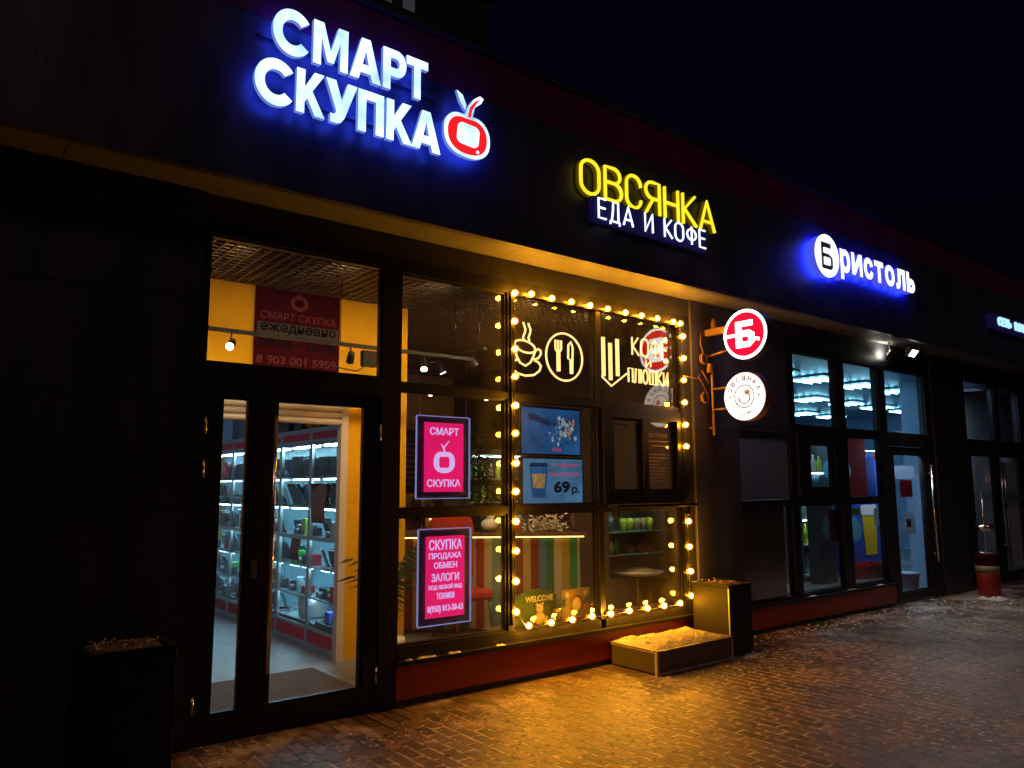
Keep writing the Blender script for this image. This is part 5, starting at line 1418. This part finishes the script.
f = MB(); shape_into(f, [arc((w0+w1)/2, .53, .09, .085, 0, 360, 20)[:-1]], .184, .003); shape_into(f, [arc(w0+.06, .62, .025, .025, 0, 360, 12)[:-1]], .184, .003, 1); shape_into(f, [arc(w1-.06, .62, .025, .025, 0, 360, 12)[:-1]], .184, .003, 1); f.build('round_motif', ['orange', 'whitetext'], t)
f = MB(); shape_into(f, [arc((w0+w1)/2, .53, .05, .06, 0, 360, 20)[:-1]], .1805, .003); f.build('face_motif', 'plush', t)
for i, px in enumerate((552, 589)):
    x = at(px, 610, .2).x; yb = .14
    t = thing('potted_plant', ['small bushy plant in a gold foil pot between the two cards', 'small bushy plant in a gold foil pot right of the picture card'][i], 'plant', (x, yb, cz0))
    f = MB(); f.lathe((x, yb, cz0), [(0, .025), (.12, .04), (.125, .04)], (0, 0, 1), 10, 0, False); f.build('pot', 'gold', t)
    f = MB(); rn = random.Random(20+i)
    for k in range(160):
        a, ph = rn.uniform(0, 6.28), rn.uniform(.1, 1.5); d = Vector((math.cos(a)*math.cos(ph), math.sin(a)*math.cos(ph)*.6, math.sin(ph))); p0_ = Vector((x, yb, cz0+.12))+d*rn.uniform(.02, .11)
        s2 = d.orthogonal().normalized()*.008; f.add([p0_-s2, p0_+s2, p0_+d*.04], [(0, 1, 2)])
    f.build('leaves', 'leaf', t)
# chilled display case right of the counter
x0, x1 = at(609, 545, .9).x, at(666, 545, .9).x
dcx = thing('display_fridge', 'glass fronted display fridge with salads and boxes behind the lower right pane', 'fridge', ((x0+x1)/2, 1.1, .012))
f = MB(); f.box(x0-.04, x1+.04, .9, 1.4, .012, .58); f.box(x0-.04, x0, .9, 1.4, .581, 1.34); f.box(x1, x1+.04, .9, 1.4, .581, 1.34); f.box(x0, x1, 1.36, 1.4, .581, 1.34); f.box(x0-.04, x1+.04, .9, 1.4, 1.341, 1.38); f.build('case', 'brown', dcx)
for z in (.84, 1.09):
    f = MB(); f.box(x0+.004, x1-.004, .95, 1.35, z-.014, z-.003); f.build('shelf', 'cabback', dcx)
f = MB(); f.box(x0+.05, x1-.05, .93, .95, 1.315, 1.335); f.build('lamp', 'eFridge', dcx)
f = MB(); f.box(x0+.003, x1-.003, .905, .911, .585, 1.338); f.build('glass_door', 'paned', dcx)
for k in range(3):
    f = MB(); x = x0+.42+k*.15; f.box(x, x+.10, 1.0, 1.12, .838, .93); tag(f.build('food_box', 'wood', bevel=.004), 'brown food box on the middle shelf of the display fridge', 'food box', 'food boxes in the display fridge')
for k in range(5):
    f = MB(); x = x0+.38+k*.11; f.lathe((x, 1.05, 1.088), [(0, .03), (.08, .04), (.11, .045), (.14, .03)], (0, 0, 1), 12); tag(f.build('salad_cup', ['lime', 'lime', 'tan', 'tan', 'lime'][k]), 'small salad or sauce cup on the top shelf of the display fridge', 'salad cup', 'cups in the display fridge')
f = MB(); f.lathe(((x0+x1)/2+.1, 1.02, .584), [(0, .12), (.02, .25), (.05, .30), (.055, .30)], (0, 0, 1), 28); t = tag(f.build('salad_dish', 'white'), 'wide pale dish of salad at the bottom of the display fridge', 'dish'); 
f = MB(); f.sphere(((x0+x1)/2+.1, 1.02, .63), .22, 0, 18, (1, 1, .22)); f.build('salad', 'tan', t)
for k in range(4):
    f = MB(); x = x0+.06+k*.085; f.lathe((x, 1.1, .838), [(0, .03), (.09, .032), (.13, .015), (.16, .015)], (0, 0, 1), 10); tag(f.build('sauce_bottle', ['red', 'tan', 'paper', 'green'][k]), ['red', 'tan', 'white', 'green'][k]+' small bottle on the middle shelf of the display fridge', 'bottle')
wsh = thing('wall_shelf', 'wooden shelf of jars and packets on the cafe back wall', 'shelf', (5.9, 5.45, 1.2))
f = MB(); f.box(4.6, 7.1, 5.30, 5.595, 1.18, 1.215); f.build('board', 'wood', wsh)
rn = random.Random(12)
for k in range(17):
    f = MB(); x = 4.7+k*.14; hh_ = rn.uniform(.12, .26)
    if k % 3: f.lathe((x, 5.42, 1.213), [(0, .045), (hh_*.75, .048), (hh_*.85, .03), (hh_, .03)], (0, 0, 1), 12)
    else: f.obox((x, 5.42, 1.213), .1, .08, hh_)
    tag(f.build('jar' if k % 3 else 'packet', rn.choice(['tan', 'red', 'lime', 'paper', 'steel', 'orange'])), ('small jar' if k % 3 else 'small packet')+' on the wooden shelf of the cafe back wall', 'jar' if k % 3 else 'packet', 'jars on the cafe wall shelf' if k % 3 else 'packets on the cafe wall shelf')
# hatch menu on the glass
hm = thing('hatch_menu', 'white lettering stuck on the right pane of the service hatch', 'lettering', (5.95, .04, 1.7))
f = MB(); text_into(f, 'ОВСЯНКА', 5.78, 6.08, 2.075, 2.12, .0445, .0015, .01); rn = random.Random(2)
for k, zz_ in enumerate((2.03, 1.985)): f.box(5.80+.03*k, 6.10-.02*k, .0425, .0445, zz_, zz_+.012)
for k in range(9): f.box(5.80, 5.80+rn.uniform(.16, .25), .0425, .0445, 1.90-k*.033, 1.91-k*.033); f.box(6.08, 6.11, .0425, .0445, 1.90-k*.033, 1.91-k*.033)
f.build('print', 'dullprint', hm)
f = MB(); rn = random.Random(6)
for k in range(5): f.box(5.33, 5.33+rn.uniform(.12, .2), .0425, .0445, 2.18-k*.028, 2.19-k*.028)
tag(f.build('pane_lettering', 'dullprint'), 'five faint lines of white lettering on the left pane of the service hatch', 'lettering')

# ------------------------------------------------------------------ grocery interior
for yc in (1.45, 3.1, 4.9):
    for xc in (8.9, 10.1, 11.35, 12.65, 13.95, 15.3, 16.6, 17.9):
        t = thing('ceiling_light', 'square four tube cool white light on the grocery ceiling', 'ceiling light', (xc, yc, 3.3), 'tube lights on the grocery ceiling')
        f = MB(); f.box(xc-.31, xc+.31, yc-.31, yc+.31, 3.275, 3.298); f.build('housing', 'greyblue', t)
        for k in range(4):
            f = MB(); yy = yc-.225+.15*k; f.tube([(xc-.27, yy, 3.25), (xc+.27, yy, 3.25)], .013, 8); f.build('tube', 'eTube', t)
for xx, yy in ((10, 1.6), (12.6, 2.6), (15.5, 3.2), (9.4, 3.8)):
    lamp('AREA', 'tube_fill', (xx, yy, 3.2), 42, (.55, .85, 1), 1.0)  # unseen area lamps added to strengthen the light of the tubes
def shelf_unit(x0, x1, y, label, mats_, seed, zs=(.3, .75, 1.2, 1.65, 2.0)):
    t = thing('grocery_shelf', label, 'shelf', ((x0+x1)/2, y, .012)); f = MB()
    f.box(x0, x1, y+.3, y+.32, .012, 2.3); f.box(x0-.02, x0, y, y+.32, .012, 2.3); f.box(x1, x1+.02, y, y+.32, .012, 2.3); f.build('case', 'grdev', t)
    for z in zs:
        f = MB(); f.box(x0+.002, x1-.002, y, y+.298, z-.025, z-.003); f.build('board', 'white', t)
    f = MB()
    for z in zs[2:]+(2.3,): f.box(x0+.05, x1-.05, y+.02, y+.04, z-.04, z-.027)
    f.build('lamp', 'eFridge', t)  # lamp strips added under the boards to brighten the shelves
    rn = random.Random(seed)
    for z in zs:
        k = int((x1-x0)/.14)
        for i in range(k):
            f = MB(); xx = x0+.07+i*(x1-x0-.06)/k; hh_ = rn.uniform(.2, .28)
            f.lathe((xx, y+.1, z-.002), [(0, .035), (hh_*.62, .036), (hh_*.8, .014), (hh_, .014)], (0, 0, 1), 10)
            tag(f.build('bottle', rn.choice(mats_)), 'bottle standing on a brightly lit grocery shelf', 'bottle', 'bottles on the grocery shelves')
shelf_unit(12.1, 13.5, 2.4, 'tall grocery shelf of bottles seen through the small casement', ['lime', 'cyan', 'paper', 'lime', 'green'], 1)
shelf_unit(14.4, 15.8, 2.6, 'tall grocery shelf of bottles seen through the pane above the red crate', ['blue', 'paper', 'red', 'cyan'], 2)
shelf_unit(9.62, 10.42, .75, 'narrow grocery shelf of pale and lime bottles close behind the small casement', ['cyan', 'paper', 'lime', 'lime', 'cyan'], 5, (.4, .8, 1.15, 1.48, 1.79))
# beer poster cabinet
x0, x1 = at(853, 530, .55).x, at(893, 530, .55).x
t = thing('blue_cooler', 'blue drinks cooler with a yellow beer glass picture beside the grocery door', 'cooler', ((x0+x1)/2, .7, .012))
f = MB(); f.box(x0, x1, .55, 1.1, .012, 1.95); f.build('case', 'blue', t, bevel=.01)
gx = (x0+x1)/2-.12
M['amber'] = P('beer_yellow', (.75, .52, .01), .4)
f = MB(); shape_into(f, [[(gx-.20, 1.18), (gx+.22, 1.18), (gx+.18, .60), (gx-.14, .60)]], .548, .004); f.build('glass_image', 'amber', t)
f = MB(); shape_into(f, [rrect(gx-.23, gx+.22, 1.16, 1.31, .05)], .5435, .004); f.build('foam_image', 'whitetext', t)
f = MB(); shape_into(f, [[(gx+.27, 1.15), (gx+.42, 1.15), (gx+.44, .45), (gx+.37, .45)]], .548, .004); f.build('second_glass_image', 'amber', t)
lamp('AREA', 'cooler_fill', ((x0+x1)/2, .20, 2.3), 32, (.7, .85, 1), .3, (R(-20), 0, 0))  # unseen lamp added in front of the cooler to brighten it
def sheet(px0, px1, py0, py1, Y, mat, label, cat, pts=None):
    x0, x1 = at(px0, (py0+py1)/2, Y).x, at(px1, (py0+py1)/2, Y).x; z1, z0 = at((px0+px1)/2, py0, Y).z, at((px0+px1)/2, py1, Y).z
    f = MB()
    if pts: shape_into(f, [[(x0+p[0]*(x1-x0), z0+p[1]*(z1-z0)) for p in pts]], Y, .003)
    else: f.box(x0, x1, Y-.003, Y, z0, z1)
    return tag(f.build(cat.replace(' ', '_'), mat), label, cat)
diam = [(.5, 1), (1, .55), (.85, .1), (.45, 0), (0, .45), (.2, .9)]
sheet(822, 832, 460, 479, .25, 'pennant', 'pale blue pennant hanging behind the small casement', 'paper pennant', diam)
sheet(844.5, 851, 458, 480, .12, 'pennant', 'pale blue pennant at the left edge of the middle grocery pane', 'paper pennant', [(0, 1), (.5, .95), (1, .4), (.5, 0), (0, .1)])
sheet(848.5, 862, 516, 542, .12, 'pennant', 'pale blue pennant with yellow tip behind the lower grocery pane', 'paper pennant', diam)
sheet(842, 851, 430, 500, .28, 'redsheet', 'dark maroon poster behind the middle grocery pane', 'poster') if False else None
sheet(846, 866, 438, 499, .30, 'redsheet', 'dark maroon curtain poster filling the middle grocery pane', 'poster')
sheet(866.5, 875, 458, 499, .30, 'blue', 'narrow blue strip poster beside the maroon one', 'poster')
sheet(829, 841, 510, 542, .12, 'redsheet', 'maroon poster with pale block at the edge of the lower left grocery pane', 'poster')
sheet(831, 839, 515, 532, .112, 'pinktext', 'pinkish print block on the maroon poster in the lower left grocery pane', 'poster')
sheet(874, 884, 508, 525, .12, 'notice', 'small grey notice taped to the glass left of the grocery door', 'paper notice')
sheet(892, 914, 466, 479, .10, 'notice', 'wide white notice across the top of the grocery door glass', 'paper notice')
sheet(900, 912, 480, 497, .10, 'redsheet', 'dark red notice on the grocery door glass', 'paper notice')
sheet(904, 915, 512, 534, .10, 'notice', 'white notice with two small pictures on the grocery door glass', 'paper notice')
sheet(906.5, 911, 519, 527, .095, 'blacktext', 'black symbol printed on the lower white door notice', 'printed symbol')
sheet(852, 859, 508, 515, .2, 'lime', 'lime price tag above the pale pennant', 'price tag')
# red crate, bottle stack, blue bucket, round display
x0, x1 = at(861, 570, .3).x, at(884, 570, .3).x
t = thing('red_crate', 'red crate inside the grocery under the beer picture', 'crate', ((x0+x1)/2, .3, .35))
f = MB(); f.box(x0, x1, .2, .5, .345, .36); f.box(x0, x1, .2, .215, .361, .52); f.box(x0, x1, .485, .5, .361, .52); f.box(x0, x0+.015, .216, .484, .361, .52); f.box(x1-.015, x1, .216, .484, .361, .52); f.build('tub', 'red', t)
f = MB(); f.box(x0-.01, x1+.01, .19, .199, .49, .525); f.build('lip', 'red', t)
f = MB(); f.box(8.3, 10.5, .12, .6, .012, .343); f.build('window_bench', 'brown', B)
xt = at(829, 565, .35).x
for lev, (nn, z) in enumerate(((4, .344), (3, .53), (2, .71), (1, .89))):
    for k in range(nn):
        f = MB(); x = xt+(k-(nn-1)/2)*.09; f.lathe((x, .35, z), [(0, .036), (.11, .036), (.15, .014), (.18, .014)], (0, 0, 1), 10)
        tag(f.build('bottle', ['cyan', 'paper', 'lime'][(k+lev) % 3]), 'pale bottle in the small pyramid behind the lower left grocery pane', 'bottle', 'pyramid of bottles on the window bench')
p = at(911, 596, .35); p = atz(911, 594, .012)
f = MB(); bx_ = 11.55; by_ = .30
t = thing('blue_bucket', 'pale blue bucket standing inside the grocery door', 'bucket', (bx_, by_, .012))
f.lathe((bx_, by_, .012), [(0, .10), (.30, .15), (.31, .158), (.325, .158)], (0, 0, 1), 20); f.build('pail', 'cyan', t)
f = MB(); f.tube([(bx_-.15, by_, .31), (bx_-.1, by_-.1, .2), (bx_, by_-.16, .16), (bx_+.1, by_-.1, .2), (bx_+.15, by_, .31)], .004, 6); f.build('handle', 'steel', t)
x = at(811, 485, .5).x
f = MB(); shape_into(f, [[(x-.17, 1.42)]+[(x+.17, 1.42), (x+.17, 1.62)]+arc(x, 1.62, .17, .12, 0, 180, 14)[1:]], .5, .2); tag(f.build('display_header', 'cyan'), 'pale blue arched display top inside the small casement', 'display')
f = MB(); f.box(x-.16, x+.16, .31, .49, .344, 1.418); tag(f.build('display_stand', 'grdev'), 'grey display stand carrying the arched blue top', 'stand')
# hall behind the last windows
f = MB(); f.box(13.23, 17.9, .85, .895, .012, 3.28); f.build('hall_board', 'white', B)
lamp('AREA', 'hall_fill', (14.3, .45, 3.2), 16, (.55, .7, 1), .5)  # unseen lamp added to brighten the hall behind the far panes
sheet(1001, 1010, 449, 462, .1, 'notice', 'white notice at the top of the last glass door', 'paper notice')
# red bin by the last door
bp_ = atz(990, 598, .0); bx_, by_ = bp_.x, bp_.y
t = thing('red_bin', 'red bin with a tan band and steel ashtray by the last door', 'bin', (bx_, by_, 0))
f = MB(); f.lathe((bx_, by_, .03), [(0, .13), (.02, .14), (.30, .15), (.32, .15)], (0, 0, 1), 22); f.build('body', 'redd', t)
f = MB(); f.lathe((bx_, by_, .352), [(0, .152), (.10, .154)], (0, 0, 1), 22); f.build('band', 'tand', t)
f = MB(); f.lathe((bx_, by_, .454), [(0, .15), (.12, .14), (.15, .155), (.165, .155)], (0, 0, 1), 22); f.build('lid', 'maroon', t)
f = MB(); f.lathe((bx_, by_, .62), [(0, .150), (.02, .158), (.03, .15)], (0, 0, 1), 22); f.tube([(bx_, by_, .65), (bx_, by_, 1.5)], .008, 8); f.lathe((bx_, by_, .92), [(0, .02), (.02, .12), (.10, .12), (.12, .02)], (0, 0, 1), 20); f.build('ashtray', 'steel', t)
f = MB(); f.lathe((bx_, by_, 0), [(0, .13), (.03, .12)], (0, 0, 1), 20); f.build('foot', 'black', t)
f = MB(); heap(f, bx_-.25, bx_+.45, by_-.22, by_+.1, .001, .07, 16, 0, 77); tag(f.build('snow_heap', 'snow'), 'small heap of swept snow at the foot of the red bin', 'snow')

# ------------------------------------------------------------------ dim block of flats far behind the roof
fb = thing('apartment_block', 'dark block of flats far behind the roof with two faint windows', 'building', (21, 32, 0))
f = MB(); f.box(16.5, 26, 30, 40, 0, 31); f.build('wall', 'concrete', fb)
f = MB(); f.box(16.3, 26.2, 29.8, 40.2, 31.01, 31.4); f.build('roof', 'concrete', fb)
for i in range(6):
    for j in range(4):
        p = Vector((17.4+i*1.45, 29.97, 28.6-j*3.0)); lit = (j == 0 and i in (1, 2))
        f = MB(); f.box(p.x-.45, p.x+.45, 29.95, 29.998, p.z-.6, p.z+.6); o = f.build('window', 'concrete', fb)
        f = MB(); f.box(p.x-.38, p.x+.38, 29.93, 29.949, p.z-.53, p.z+.53); f.build('pane', 'eFar' if lit else 'scrdev', o)
